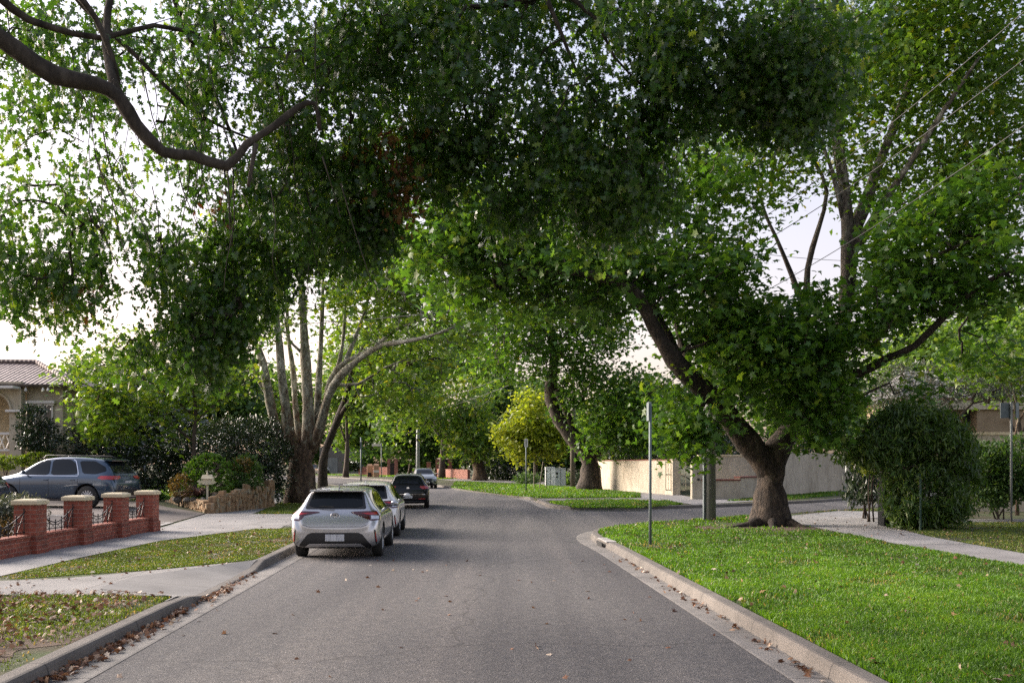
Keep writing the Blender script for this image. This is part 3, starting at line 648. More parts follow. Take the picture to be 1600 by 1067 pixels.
    od = np.repeat(Wd, per, 0)
    leaves(crown, pos, size * (1 + size_var * RNG.normal(size=n)).clip(0.45, 1.8), leaf, M[lmat], root, base, mode, rnd, od)
    if extra:
        for (nm, lm, lmp, pr, kd, sz, sp) in extra:
            C2, W2 = lump_pts(lmp); n2 = len(C2) * pr
            p2 = np.repeat(C2, pr, 0) + RNG.normal(size=(n2, 3)) * sp
            leaves(nm, p2, sz * (1 + 0.25 * RNG.normal(size=n2)).clip(0.5, 1.6), kd, M[lm], root, base, mode, RNG.random(n2), np.repeat(W2, pr, 0))
    return root

# near overhanging oak on the left: trunk stands on the verge just outside the frame
OAKL = (-7.3, 6.2, 0.13)
def strands(n, xr, yr, dr, seed):
    q = random.Random(seed); out = []
    for i in range(n):
        x, y, D = q.uniform(*xr), q.uniform(*yr), q.uniform(*dr); dx = q.uniform(-25, 90); L_ = q.uniform(60, 190)
        out.append(([(x, y - 20, D), (x + dx * .3 + q.uniform(-8, 8), y + L_ * .3, D), (x + dx * .7 + q.uniform(-10, 10), y + L_ * .7, D + q.uniform(-.3, .3)), (x + dx, y + L_, D)], q.uniform(.005, .010), .003))
    return out
oakA = tree('oak_tree', 'oak overhanging from the left with one thick bare crooked limb and dark drooping foliage', OAKL,
  [([('w', *OAKL), ('w', -7.35, 6.3, 1.6), ('w', -7.3, 6.6, 3.2), ('w', -7.1, 7.4, 5.0), ('w', -6.6, 8.2, 8.0), ('w', -6.0, 9.0, 12.0)], 0.42, 0.10),
   ([('w', -7.2, 7.2, 4.6), (-170, -70, 9.0), (-40, 30, 9.3), (25, 78, 9.5), (85, 118, 9.7), (150, 132, 9.8), (185, 152, 9.9), (212, 195, 10.0), (255, 238, 10.1), (300, 243, 10.2), (355, 260, 10.3), (385, 226, 10.4), (428, 198, 10.5), (465, 168, 10.6), (492, 162, 10.7), (500, 205, 10.8)], 0.135, 0.022),
   ([(185, 152, 9.9), (165, 70, 10.2), (180, -40, 10.5), (230, -180, 11)], 0.05, 0.03),
   ([(-60, -60, 9.3), (20, 15, 9.8), (70, 40, 10), (160, 60, 10.3), (240, 40, 10.6), (330, 60, 11)], 0.05, 0.02),
   ([(112, -20, 9.8), (150, 30, 10), (175, 90, 10.1), (185, 130, 10.2)], 0.035, 0.025),
   ([(60, -80, 10.5), (130, 10, 10.9), (215, 90, 11.2), (290, 165, 11.6), (350, 200, 12), (400, 220, 12.4)], 0.04, 0.012),
   ([(250, -60, 11), (300, 70, 11.5), (350, 180, 12), (400, 330, 12.5), (430, 440, 13)], 0.035, 0.01),
   ([('w', -6.6, 8.0, 7.0), (60, -300, 11), (300, -260, 12), (520, -160, 13), (640, -40, 13.5)], 0.12, 0.03),
   ([(400, 225, 10.4), (393, 262, 10.4), (388, 292, 10.4)], 0.028, 0.018)] + strands(60, (10, 560), (20, 330), (10.2, 12.6), 3),
  [(90, 380, 12.5, 170, 110, 1.6, 38), (60, 440, 12, 110, 70, 1.2, 26), (330, 440, 12.5, 105, 100, 1.3, 62), (320, 530, 12.3, 70, 55, 0.8, 30), (240, 540, 12.6, 50, 40, 0.6, 9), (470, 320, 12.5, 110, 105, 1.4, 66),
   (550, 350, 12.5, 60, 60, 1.0, 22), (170, 200, 12, 200, 130, 1.8, 30), (430, 60, 11.5, 140, 110, 1.4, 46), (380, 250, 12, 140, 110, 1.5, 17), (60, 60, 11.5, 120, 100, 1.5, 22), (250, 60, 12, 120, 90, 1.5, 20),
   (200, -220, 11, 420, 170, 2.2, 26), (560, 160, 12.5, 110, 160, 1.6, 52), (620, 20, 12, 120, 110, 1.6, 36), (560, -200, 12, 300, 160, 2.5, 24), (560, 300, 12.3, 70, 80, 1, 26)],
  leaf='oak', size=0.088, per=84, spread=0.135, lmat='oak', bark='bark_oak', mode='hang', twig=0.0045, seed=3, group=None, vspread=1.2, maxtwig=0.03,
  extra=[('dead_leaves', 'rust', [(565, 245, 11.8, 18, 12, .2, 3), (612, 225, 11.8, 22, 14, .2, 4), (632, 262, 11.8, 14, 28, .2, 5), (622, 300, 11.8, 16, 30, .2, 5), (632, 330, 11.8, 20, 18, .2, 5), (665, 205, 11.8, 18, 14, .2, 3), (345, 320, 12, 14, 14, .2, 2), (130, 470, 12, 60, 30, .5, 4), (600, 260, 11.9, 60, 70, .4, 7)], 13, 'oak', 0.08, 0.11)])
# second overhanging oak, trunk outside the frame on the right verge
OAKR = (6.9, 5.6, 0.13)
oakB = tree('oak_tree', 'oak overhanging the top centre and right with dense dark hanging sprays', OAKR,
  [([('w', *OAKR), ('w', 6.9, 5.7, 1.8), ('w', 6.7, 6.2, 4.0), ('w', 6.2, 6.8, 6.5), ('w', 5.4, 7.6, 10.0)], 0.45, 0.12),
   ([('w', 6.65, 6.3, 4.4), ('w', 5.4, 7.4, 6.6), ('w', 3.8, 8.8, 7.9), (1130, -260, 10.5), (980, -120, 11), (880, -30, 11.2), (830, -6, 11.3), (770, 10, 11.5)], 0.2, 0.05),
   ([('w', 5.4, 7.4, 6.6), (1420, -190, 10), (1300, -90, 10.5), (1240, 20, 11), (1190, 110, 11.5)], 0.1, 0.03),
   ([(850, -12, 11.2), (880, 60, 11.3), (900, 110, 11.4), (930, 160, 11.6)], 0.03, 0.01),
   ([(830, -6, 11.3), (800, 60, 11.6), (790, 120, 11.8), (770, 170, 12)], 0.025, 0.01),
   ([(870, -20, 11.2), (930, 30, 11.3), (960, 90, 11.5), (1010, 140, 11.6)], 0.028, 0.01),
   ([(1130, -200, 10.5), (1060, -60, 11), (1040, 60, 11.5), (1000, 200, 12)], 0.05, 0.015)],
  [(760, 130, 12, 150, 130, 1.5, 46), (900, 230, 12, 150, 120, 1.5, 54), (1000, 100, 11.5, 110, 110, 1.5, 34), (960, 310, 12.2, 80, 60, 1.2, 30), (1150, 30, 11, 150, 60, 1.3, 34), (1250, 95, 11, 90, 65, 1.0, 30),
   (1245, 165, 11.2, 65, 38, .6, 16), (1110, 140, 11.5, 100, 70, 1, 30), (700, 20, 12, 150, 80, 1.5, 36), (690, 250, 12.5, 70, 80, 1, 30), (870, 20, 12.5, 120, 60, 1.2, 22), (1350, 10, 11, 40, 40, 1, 5), (900, -230, 11, 500, 170, 2.5, 26), (820, 330, 12.4, 60, 30, .8, 10)],
  leaf='oak', size=0.094, per=88, spread=0.145, lmat='oak', bark='bark_oak', mode='hang', twig=0.0045, seed=5, vspread=1.2, maxtwig=0.04)

# the big plane tree at the right corner
D2 = 28.6; B2 = tuple(P(1203, 822, D2)); B2 = (B2[0], B2[1], VZ)
tree('plane_tree', 'massive plane tree on the corner verge with a thick brown trunk forked in a V', B2,
  [([('w', *B2), (1204, 790, D2), (1203, 757, D2), (1206, 725, D2), (1215, 700, D2), (1236, 672, D2), (1266, 625, D2 + .3), (1298, 560, D2 + .6), (1320, 490, D2 + .8), (1326, 400, D2 + 1), (1320, 300, D2 + 1), (1306, 200, D2 + 1), (1300, 100, D2 + 1), (1310, -50, D2 + 1)], 0.50, 0.05),
   ([(1205, 745, D2), (1185, 712, D2 - .1), (1150, 668, D2 - .5), (1118, 625, D2 - 1), (1085, 595, D2 - 1.4), (1052, 560, D2 - 1.8), (1022, 512, D2 - 2), (1000, 470, D2 - 2.2), (968, 442, D2 - 2.3), (900, 425, D2 - 2.3), (810, 420, D2 - 2), (720, 400, D2 - 1.8)], 0.40, 0.05),
   ([(1058, 565, D2 - 1.8), (1040, 520, D2 - 1), (1018, 470, D2 - .6), (1012, 420, D2), (1030, 340, D2), (1060, 250, D2)], 0.18, 0.05),
   ([(1120, 628, D2 - 1), (1075, 570, D2 + .5), (1055, 500, D2 + 1.2), (1035, 460, D2 + 1.5), (1020, 410, D2 + 2)], 0.16, 0.05),
   ([(1325, 385, D2 + 1), (1352, 320, D2 + 1.2), (1372, 260, D2 + 1.4), (1400, 190, D2 + 1.8), (1430, 100, D2 + 2), (1452, 10, D2 + 2.2), (1470, -100, D2 + 2.2)], 0.2, 0.05),
   ([(1328, 400, D2 + 1), (1352, 365, D2 + .8), (1385, 310, D2 + .5), (1425, 250, D2), (1470, 180, D2 - .3), (1530, 90, D2 - .5)], 0.17, 0.04),
   ([(1318, 340, D2 + 1), (1296, 255, D2 + .8), (1268, 190, D2 + .6), (1230, 140, D2)], 0.09, 0.03),
   ([(1268, 625, D2 + .3), (1262, 500, D2 + 1.6), (1262, 420, D2 + 1.8), (1278, 360, D2 + 1.9), (1292, 300, D2 + 2), (1270, 250, D2 + 2), (1225, 195, D2 + 2)], 0.15, 0.04),
   ([(1262, 500, D2 + 1.6), (1237, 430, D2 + 2), (1212, 370, D2 + 2), (1196, 335, D2 + 2), (1180, 280, D2 + 2)], 0.11, 0.03),
   ([(1262, 640, D2 + .3), (1300, 592, D2 - .5), (1345, 582, D2 - 1), (1385, 560, D2 - 1.5), (1430, 540, D2 - 2), (1480, 490, D2 - 2.4), (1540, 440, D2 - 2.8), (1610, 415, D2 - 3)], 0.17, 0.05),
   ([(1318, 490, D2 + .8), (1350, 470, D2), (1390, 440, D2 - 1), (1450, 405, D2 - 1.5), (1530, 370, D2 - 2)], 0.12, 0.03),
   ([(1240, 675, D2), (1290, 660, D2 - .8), (1340, 622, D2 - 1.2), (1390, 598, D2 - 1.4)], 0.07, 0.03),
   ([('w', B2[0] - .35, D2 - .3, .30), ('w', B2[0] - .75, D2 - .6, .15), ('w', B2[0] - 1.3, D2 - 1.0, .10), ('w', B2[0] - 2.0, D2 - 1.5, .06)], 0.14, 0.035),
   ([('w', B2[0] + .35, D2 - .35, .30), ('w', B2[0] + .62, D2 - .7, .14), ('w', B2[0] + .85, D2 - 1.2, .06)], 0.13, 0.035), ([('w', B2[0] - .05, D2 - .45, .35), ('w', B2[0] - .15, D2 - .85, .15), ('w', B2[0] - .3, D2 - 1.4, .05)], 0.12, 0.03)],
  [(1190, 575, D2 - 1, 150, 75, 2.6, 84), (1100, 470, D2 - 1, 130, 95, 2.6, 90), (1250, 520, D2 - 1.5, 150, 70, 2.2, 66), (1450, 400, D2 - 1.5, 160, 75, 2.6, 90), (1500, 320, D2 - 1, 130, 60, 2.4, 40), (1380, 470, D2 - 1.5, 120, 50, 2.2, 46),
   (1530, 450, D2 - 2.5, 90, 45, 1.6, 30), (930, 420, D2 - 1.5, 150, 80, 2.6, 80), (800, 420, D2 - 1, 130, 70, 2.4, 64), (690, 385, D2 - 1.5, 90, 60, 2.0, 44), (720, 450, D2 + .5, 70, 40, 1.8, 18), (900, 330, D2, 140, 60, 2.4, 50), (1080, 330, D2, 110, 110, 2.6, 70),
   (1275, 620, D2 - 2, 60, 60, 1.0, 24), (1235, 670, D2 - 2.1, 26, 45, .5, 9), (1085, 680, D2 - 2.4, 36, 40, .7, 16), (1130, 620, D2 - 2.5, 50, 50, .9, 18), (1060, 620, D2 - 1.5, 60, 60, 1.2, 20), (1300, 680, D2 - 2.2, 24, 22, .4, 5),
   (1560, 550, D2 + 1, 60, 40, 1.6, 12), (1440, 610, D2 - .5, 26, 14, .5, 3), (750, 330, D2 - 1, 120, 45, 2, 30), (1190, 640, D2 + 2.5, 80, 50, 1.5, 44), (1110, 560, D2 + 2, 80, 50, 1.5, 36), (1300, 600, D2 + 1, 60, 60, 1.5, 36)],
  leaf='plane', size=0.185, per=54, spread=0.36, lmat='plane', bark='bark_low', twig=0.009, seed=11, sides=14, maxtwig=0.06, size_var=.35,
  clear=[([(1203, 760), (1185, 712), (1150, 668), (1118, 625), (1085, 595), (1052, 560)], 34, .9), ([(1052, 560), (1022, 512), (1000, 465)], 26, .8), ([(1203, 760), (1228, 690)], 30, .8), ([(1322, 480), (1326, 400), (1320, 300), (1306, 200)], 34, .92), ([(1300, 592), (1385, 560), (1480, 490), (1540, 440)], 22, .75), ([(1235, 330), (1250, 400), (1225, 440)], 45, .9), ([(1030, 340), (1012, 420)], 20, .6)],
  extra=[('upper_crown', 'thin', [(1410, 180, D2 + 2, 220, 150, 3.2, 220), (1490, 60, D2 + 2, 170, 120, 3, 150), (1170, 250, D2 + 2, 70, 80, 2, 26), (1220, 260, D2 + 2, 50, 40, 1.6, 10), (1240, 170, D2 + 2, 80, 60, 2, 20), (1330, 40, D2 + 2, 170, 100, 2.6, 60), (1400, -160, D2 + 1, 330, 150, 4, 110), (1560, 230, D2 + 1, 80, 90, 2, 60), (1000, 200, D2 + 3, 200, 120, 3, 44), (700, 250, D2 + 4, 200, 90, 3, 30)], 44, 'plane_lo', 0.19, 0.5)])

# left plane tree with many ascending limbs
D4 = 44.5; b4 = (P(469, 785, D4)[0], D4, VZ)
tree('plane_tree', 'multi-limbed plane tree with mottled pale bark beside the parked silver hatchback', b4,
  [([('w', *b4), (470, 750, D4), (470, 722, D4), (474, 700, D4)], 0.62, 0.54),
   ([(462, 715, D4), (445, 690, D4), (428, 655, D4 - .4), (418, 605, D4 - .8), (410, 565, D4 - 1), (400, 530, D4 - 1.2), (385, 470, D4 - 1.5)], 0.33, 0.09),
   ([(463, 715, D4), (452, 680, D4 - .3), (446, 635, D4 - .8), (440, 585, D4 - 1.2), (437, 540, D4 - 1.4), (430, 470, D4 - 1.6)], 0.33, 0.10),
   ([(478, 715, D4), (482, 680, D4), (481, 630, D4), (478, 570, D4), (474, 500, D4), (470, 430, D4), (465, 340, D4)], 0.34, 0.08),
   ([(484, 700, D4), (494, 650, D4 + .4), (499, 580, D4 + .6), (503, 500, D4 + .8), (505, 420, D4 + 1)], 0.22, 0.06),
   ([(486, 705, D4), (500, 668, D4 - .3), (512, 622, D4 - .8), (530, 590, D4 - 1.5), (560, 562, D4 - 2.5), (596, 540, D4 - 3.2), (630, 534, D4 - 4), (672, 525, D4 - 4.6), (712, 510, D4 - 5)], 0.26, 0.05),
   ([(488, 700, D4), (506, 640, D4 - .5), (518, 590, D4 - 1), (540, 565, D4 - 1.5), (575, 548, D4 - 2), (620, 515, D4 - 3), (655, 500, D4 - 3.5)], 0.19, 0.04),
   ([(470, 700, D4 + .3), (462, 640, D4 + .6), (458, 580, D4 + .8), (450, 520, D4 + 1), (448, 440, D4 + 1)], 0.18, 0.06), ([(492, 660, D4 + .3), (520, 600, D4 + .6), (535, 540, D4 + 1), (540, 470, D4 + 1.2)], 0.17, 0.05),
   ([(455, 700, D4), (432, 670, D4 + .4), (424, 630, D4 + .5), (396, 580, D4), (378, 540, D4)], 0.15, 0.05),
   ([(530, 592, D4 - 1.2), (548, 545, D4 - .5), (562, 510, D4), (575, 470, D4 + .2)], 0.15, 0.05),
   ([(480, 560, D4), (465, 545, D4), (452, 530, D4 - .3), (445, 500, D4 - .5)], 0.08, 0.04),
   ([(520, 600, D4 + .5), (560, 600, D4), (600, 575, D4 - .5), (640, 560, D4 - 1)], 0.10, 0.03)],
  [(580, 455, D4 - 2, 130, 50, 3, 80), (640, 520, D4 - 3, 80, 45, 2.4, 44), (450, 480, D4 - 1, 90, 60, 3, 60), (400, 540, D4 - 1, 50, 50, 2, 24), (480, 380, D4, 170, 80, 4, 70), (620, 600, D4 - 1, 60, 50, 2, 26), (700, 500, D4 - 4, 60, 50, 2, 30), (600, 420, D4, 120, 60, 3, 80), (520, 500, D4 + 2, 130, 70, 3, 70), (350, 470, D4, 70, 70, 3, 30)],
  leaf='plane', size=0.21, per=34, spread=0.45, lmat='plane_light', bark='bark', twig=0.012, seed=13, sides=12, maxtwig=0.05, size_var=.35,
  clear=[([(445, 690), (418, 605), (405, 540)], 18, .85), ([(446, 635), (438, 540)], 18, .85), ([(481, 630), (474, 500), (470, 440)], 26, .93), ([(499, 580), (505, 440)], 20, .9), ([(512, 622), (560, 562), (630, 534), (700, 512)], 22, .9), ([(518, 590), (575, 548), (650, 502)], 16, .8), ([(548, 545), (575, 470)], 16, .8)])
D5 = 52; b5 = (P(505, 775, D5)[0], D5, VZ)
tree('plane_tree', 'slender dark-trunked plane tree leaning right just behind the multi-limbed one', b5,
  [([('w', *b5), (504, 740, D5), (508, 705, D5), (524, 665, D5), (541, 620, D5), (552, 575, D5), (575, 530, D5), (590, 480, D5)], 0.26, 0.10),
   ([(530, 650, D5), (570, 600, D5 - 1), (620, 570, D5 - 2), (680, 560, D5 - 3)], 0.12, 0.04)],
  [(600, 540, D5, 90, 60, 3, 60), (590, 600, D5, 60, 40, 2.5, 36), (650, 570, D5 - 2, 60, 40, 2.5, 30)],
  leaf='plane_lo', size=0.27, per=40, spread=0.6, lmat='plane_light', bark='bark_low', twig=0.014, seed=14, sides=8)
# second plane on the right
D6 = 66; b6 = (P(920, 768, D6)[0], D6, VZ)
tree('plane_tree', 'curved-limbed plane tree in front of the cream wall beside the white cabinets', b6,
  [([('w', *b6), (922, 745, D6), (921, 722, D6), (912, 702, D6), (893, 680, D6), (873, 655, D6), (862, 625, D6), (861, 595, D6), (866, 560, D6), (862, 520, D6), (856, 480, D6), (850, 420, D6)], 0.72, 0.12),
   ([(896, 685, D6), (890, 655, D6 - .5), (878, 630, D6 - 1), (868, 610, D6 - 1)], 0.28, 0.14),
   ([(925, 712, D6), (955, 692, D6), (985, 668, D6 - 1), (1004, 645, D6 - 2), (1018, 610, D6 - 3)], 0.32, 0.12),
   ([(865, 560, D6), (885, 520, D6 - 1), (905, 490, D6 - 2)], 0.14, 0.05), ([(862, 530, D6), (830, 500, D6 - 1), (800, 470, D6 - 2)], 0.14, 0.05)],
  [(900, 520, D6 - 2, 90, 45, 4, 60), (800, 560, D6 - 2, 70, 40, 3, 40), (950, 625, D6 - 1, 80, 55, 3.4, 100), (1010, 650, D6 - 2, 60, 60, 3, 60), (970, 680, D6 - 1, 60, 26, 2.5, 30), (850, 500, D6, 110, 55, 4.5, 80), (760, 500, D6, 90, 60, 4, 60), (930, 480, D6, 80, 50, 4, 40), (905, 590, D6, 40, 40, 3, 26), (930, 690, D6 - 1.5, 34, 24, 1, 10), (860, 400, D6, 160, 70, 5, 50)],
  leaf='plane_lo', size=0.30, per=38, spread=0.7, lmat='plane', bark='bark_low', twig=0.016, seed=15, sides=10)
D7 = 104; b7 = (P(750, 750, D7)[0], D7, VZ)
tree('plane_tree', 'distant plane tree leaning left over the bend with a bright ball of leaves', b7,
  [([('w', *b7), (749, 735, D7), (742, 715, D7), (722, 697, D7), (702, 682, D7), (690, 660, D7), (686, 635, D7)], 0.72, 0.18),
   ([(722, 697, D7), (700, 690, D7), (682, 675, D7 - 1), (672, 662, D7 - 1)], 0.25, 0.1), ([(742, 715, D7), (735, 680, D7), (722, 650, D7)], 0.25, 0.1)],
  [(735, 680, D7 - 1, 45, 40, 3.5, 90), (690, 620, D7, 90, 40, 6, 90), (640, 640, D7, 70, 50, 6, 60), (770, 700, D7, 25, 20, 2, 12)],
  leaf='plane_lo', size=0.42, per=34, spread=0.8, lmat='plane_light', bark='bark', twig=0.02, seed=16, sides=8)
D8 = 92; b8 = (P(838, 752, D8)[0], D8, VZ)
tree('ash_tree', 'golden yellow-green young tree behind the white utility cabinets', b8,
  [([('w', *b8), (838, 730, D8), (836, 700, D8), (832, 660, D8), (828, 625, D8)], 0.16, 0.05), ([(838, 715, D8), (815, 690, D8), (800, 670, D8)], 0.08, 0.04), ([(838, 710, D8), (855, 680, D8), (862, 650, D8)], 0.08, 0.04)],
  [(828, 650, D8, 30, 38, 2, 50), (808, 680, D8, 34, 28, 2, 44), (858, 682, D8, 34, 34, 2, 50), (832, 704, D8, 46, 18, 2, 30)],
  leaf='small', size=0.40, per=46, spread=0.55, lmat='yellow', bark='bark_dark', twig=0.014, seed=17, sides=7)
# garden maple on the left, its leaves turning yellow
D9 = 41; b9 = (P(304, 760, D9)[0], D9, zt(P(304, 760, D9)[0], D9))
tree('maple_tree', 'thin-trunked garden tree with yellowing broad leaves behind the parked blue car', b9,
  [([('w', *b9), (303, 715, D9), (303, 680, D9), (306, 640, D9), (300, 590, D9), (295, 540, D9), (290, 500, D9)], 0.11, 0.05),
   ([(303, 690, D9), (250, 650, D9), (190, 620, D9 - 1), (130, 600, D9 - 1)], 0.06, 0.02), ([(304, 650, D9), (240, 600, D9), (170, 570, D9)], 0.06, 0.02),
   ([(304, 660, D9), (350, 620, D9), (400, 590, D9)], 0.05, 0.02)],
  [(210, 590, D9, 110, 55, 2.4, 100), (165, 650, D9 - 1, 45, 40, 1.6, 36), (220, 660, D9 - .5, 80, 34, 1.8, 36), (315, 600, D9, 70, 50, 2.0, 44), (200, 535, D9, 110, 20, 2, 16)],
  leaf='plane', size=0.20, per=26, spread=0.38, lmat='plane_light', bark='bark_dark', twig=0.007, seed=18, sides=8)

# street-side background trees, each its own crown and trunk
def bgtree(label, px, py, D, rx, ry, n, lm='bg', seed=20, size=0.5, base_y=None, name='background_tree', leaf='quad', spread=1.0, per=34, lumps=None, bark='bark_dark', rd=None):
    x = (px - CX) / F * D; b = (x, D, VZ if x > -9 else VZ + 0.2); top = P(px, py, D)[2]; m = D / F
    limbs = [([('w', *b), ('w', x + .2, D, max(1, top * 0.35)), ('w', x, D + .3, max(2, top * 0.7)), ('w', x - .2, D, max(2.5, top * 1.0))], 0.10 + 0.02 * top, 0.08),
             ([('w', x, D, max(1, top * 0.35)), ('w', x + rx * m * .5, D, top * .9)], 0.1, 0.04), ([('w', x, D, max(1, top * 0.4)), ('w', x - rx * m * .5, D, top * .95)], 0.1, 0.04)]
    rr = rd or max(2.0, min(rx * m, 6))
    L = lumps or [(px, py, D, rx, ry, rr, n), (px - rx * .4, py + ry * .35, D - rr * .3, rx * .55, ry * .5, rr * .6, n // 3), (px + rx * .45, py + ry * .3, D - rr * .2, rx * .5, ry * .55, rr * .6, n // 3), (px + rx * .1, py - ry * .6, D, rx * .5, ry * .5, rr * .6, n // 4)]
    return tree(name, label, b, limbs, L, leaf=leaf, size=size, per=per, spread=spread * 0.8, lmat=lm, bark=bark, twig=0.02, seed=seed, sides=6, group='trees beyond the street')
bgtree('deep green garden tree behind the brick fence at the bend', 640, 660, 150, 60, 60, 90, 'bg', 31, 0.7)
bgtree('dark garden tree behind the street name sign', 570, 650, 165, 60, 70, 90, 'bg_light', 32, 0.7)
bgtree('blue-green feathery tree left of the golden one', 765, 640, 140, 50, 70, 110, 'bg', 33, 0.6)
bgtree('dark evergreen behind the leaning distant plane', 790, 700, 120, 60, 40, 80, 'darkleaf', 34, 0.45)
bgtree('bright street tree arching above the bend', 690, 560, 118, 120, 45, 100, 'bg_light', 35, 0.5)
bgtree('dark tree directly behind the utility cabinets', 880, 690, 104, 60, 50, 90, 'bg', 36, 0.45)
bgtree('leafy garden tree above the cream wall', 985, 660, 84, 80, 55, 110, 'bg_light', 37, 0.36)
bgtree('dark garden tree behind the iron gate', 1090, 660, 74, 70, 60, 100, 'darkleaf', 38, 0.32)
bgtree('green garden tree behind the rendered wall beyond the big trunk', 1280, 640, 84, 90, 60, 120, 'bg_light', 39, 0.36)
bgtree('tall tree left of the distant street in the haze', 540, 600, 120, 60, 60, 70, 'bg_light', 40, 0.5)
bgtree('tree behind the slender leaning trunk', 430, 640, 95, 70, 60, 90, 'bg_light', 41, 0.42)
bgtree('tall dark garden tree behind the left plane tree', 340, 620, 66, 70, 80, 110, 'bg', 42, 0.34)
bgtree('dark hedge tree behind the yellowing maple', 220, 660, 56, 90, 70, 120, 'darkleaf', 43, 0.28)
bgtree('dark garden tree beside the tiled bungalow', 140, 640, 60, 50, 70, 90, 'bg', 44, 0.3)
bgtree('round garden tree right of the leaning plane', 820, 620, 150, 70, 30, 60, 'bg', 45, 0.6)
bgtree('bright green tree at the far right behind the house', 1590, 560, 60, 90, 60, 90, 'bg_light', 46, 0.34)
bgtree('street tree over the far end of the road', 470, 690, 190, 60, 40, 60, 'bg', 47, 0.8)
bgtree('green tree behind the sign post on the right verge', 1000, 700, 90, 60, 30, 60, 'bg', 48, 0.36)
bgtree('broad green tree filling the sky above the weeping shrub and house roof', 1440, 570, 88, 90, 60, 130, 'bg_light', 49, 0.4)
bgtree('tall green tree at the right behind the ochre house', 1540, 520, 95, 90, 70, 120, 'bg', 53, 0.42)
# grey olive with bare twigs in front of the right house
D10 = 43; b10 = (P(1490, 700, D10)[0], D10, VZ)
tree('olive_tree', 'wispy grey-leaved tree with bare dark twigs in front of the ochre house', b10,
  [([('w', *b10), (1488, 690, D10), (1494, 660, D10), (1480, 625, D10), (1450, 600, D10)], 0.14, 0.04), ([(1494, 660, D10), (1520, 630, D10), (1560, 625, D10)], 0.08, 0.02), ([(1490, 665, D10), (1460, 645, D10), (1420, 640, D10)], 0.07, 0.02)],
  [(1440, 600, D10, 80, 40, 2, 150), (1520, 590, D10, 60, 34, 2, 110), (1400, 625, D10, 50, 30, 1.6, 60), (1560, 600, D10, 40, 24, 2, 50)],
  leaf='lance', size=0.15, per=34, spread=0.28, lmat='grey_leaf', bark='bark_dark', twig=0.009, seed=51, sides=7, mode='out')
tree('crepe_tree', 'bare-stemmed small tree at the right edge behind the grey sign', (P(1590, 715, 34)[0], 34, VZ),
  [([('w', P(1590, 715, 34)[0], 34, VZ), (1585, 690, 34), (1592, 650, 34), (1580, 600, 34), (1570, 560, 34)], 0.06, 0.02), ([(1592, 660, 34), (1610, 620, 34), (1618, 560, 34)], 0.04, 0.02), ([(1590, 640, 34), (1560, 590, 34), (1545, 550, 34)], 0.03, 0.01)],
  [(1560, 575, 34, 60, 36, 1.5, 36), (1600, 550, 34, 50, 50, 1.5, 34), (1500, 560, 34, 40, 24, 1.2, 14)],
  leaf='plane_lo', size=0.17, per=26, spread=0.3, lmat='plane_light', bark='bark', twig=0.006, seed=52, sides=7)

# ------------------------------------------------------------------ shrubs
def shrub(name, label, px, py_base, D, lumps, leaf, size, per, spread, lm, seed, mode='out', stems=5, shell=0.55, z=None, cat='shrub', bark='bark_dark', twig=0.006, group=None):
    x = (px - CX) / F * D; zz = z if z is not None else (VZ if x > -9.6 else zt(x, D)); b = (x, D, zz)
    C, _ = lump_pts([l[:6] + (3,) for l in lumps]); rs = random.Random(seed); limbs = []
    for i in range(stems):
        l = lumps[i % len(lumps)]; c = P(l[0] + rs.uniform(-.4, .4) * l[3], l[1] - rs.uniform(0, .3) * l[4], l[2])
        limbs.append(([('w', x + rs.uniform(-.15, .15), D + rs.uniform(-.1, .1), zz), ('w', (x + c.x) / 2 + rs.uniform(-.1, .1), (D + c.y) / 2, (zz + c.z) / 2 + .1), ('w', c.x, c.y, c.z)], 0.03, 0.01))
    return tree(name, label, b, limbs, lumps, leaf=leaf, size=size, per=per, spread=spread, lmat=lm, bark=bark, mode=mode, cat=cat, shell=shell, seed=seed, sides=6, twig=twig, crown='foliage', flare=1.0, group=group)
DM = 27.2
shrub('weeping_maple', 'dome-shaped weeping shrub covering the dark gate pier beside the right footpath', 1440, 815, DM,
  [(1425, 672, DM, 70, 36, 1.4, 120), (1370, 692, DM - .2, 46, 30, 1.0, 60), (1475, 700, DM + .2, 44, 44, 1.1, 76), (1500, 735, DM + .3, 24, 34, .8, 30), (1412, 720, DM - .4, 44, 40, .8, 50), (1448, 765, DM - .2, 52, 46, .8, 90), (1478, 795, DM, 36, 20, .6, 34), (1412, 775, DM - .5, 26, 36, .5, 34), (1440, 805, DM - .3, 50, 12, .6, 26), (1410, 645, DM, 26, 14, .8, 22), (1455, 652, DM, 22, 12, .8, 16), (1338, 708, DM, 20, 14, .5, 12)],
  'lance', 0.19, 50, 0.14, 'maple', 61, 'hang', 7, 0.5, cat='shrub')
shrub('leafy_bush', 'broad green bush at the right edge in front of the low rendered wall', 1560, 790, 31.5,
  [(1560, 745, 31.5, 55, 40, 1.2, 130), (1520, 725, 31.5, 34, 30, 1, 60), (1600, 730, 31, 50, 48, 1.2, 90), (1535, 770, 31, 40, 20, .8, 50)],
  'small', 0.13, 42, 0.16, 'bg', 62, 'out', 6)
shrub('oleander_bush', 'narrow-leaved upright bush with yellowing tips left of the weeping shrub', 1352, 795, 32,
  [(1350, 750, 32, 22, 36, .6, 34), (1342, 770, 32, 18, 18, .5, 14)], 'lance', 0.26, 26, 0.14, 'darkleaf', 63, 'up', 5)
shrub('pittosporum_bush', 'pale yellow-green wisp of foliage between big trunk and weeping shrub', 1362, 760, 30,
  [(1362, 722, 30, 16, 16, .4, 10)], 'small', 0.12, 26, 0.12, 'yellow', 64, 'out', 3)
S_D = 38
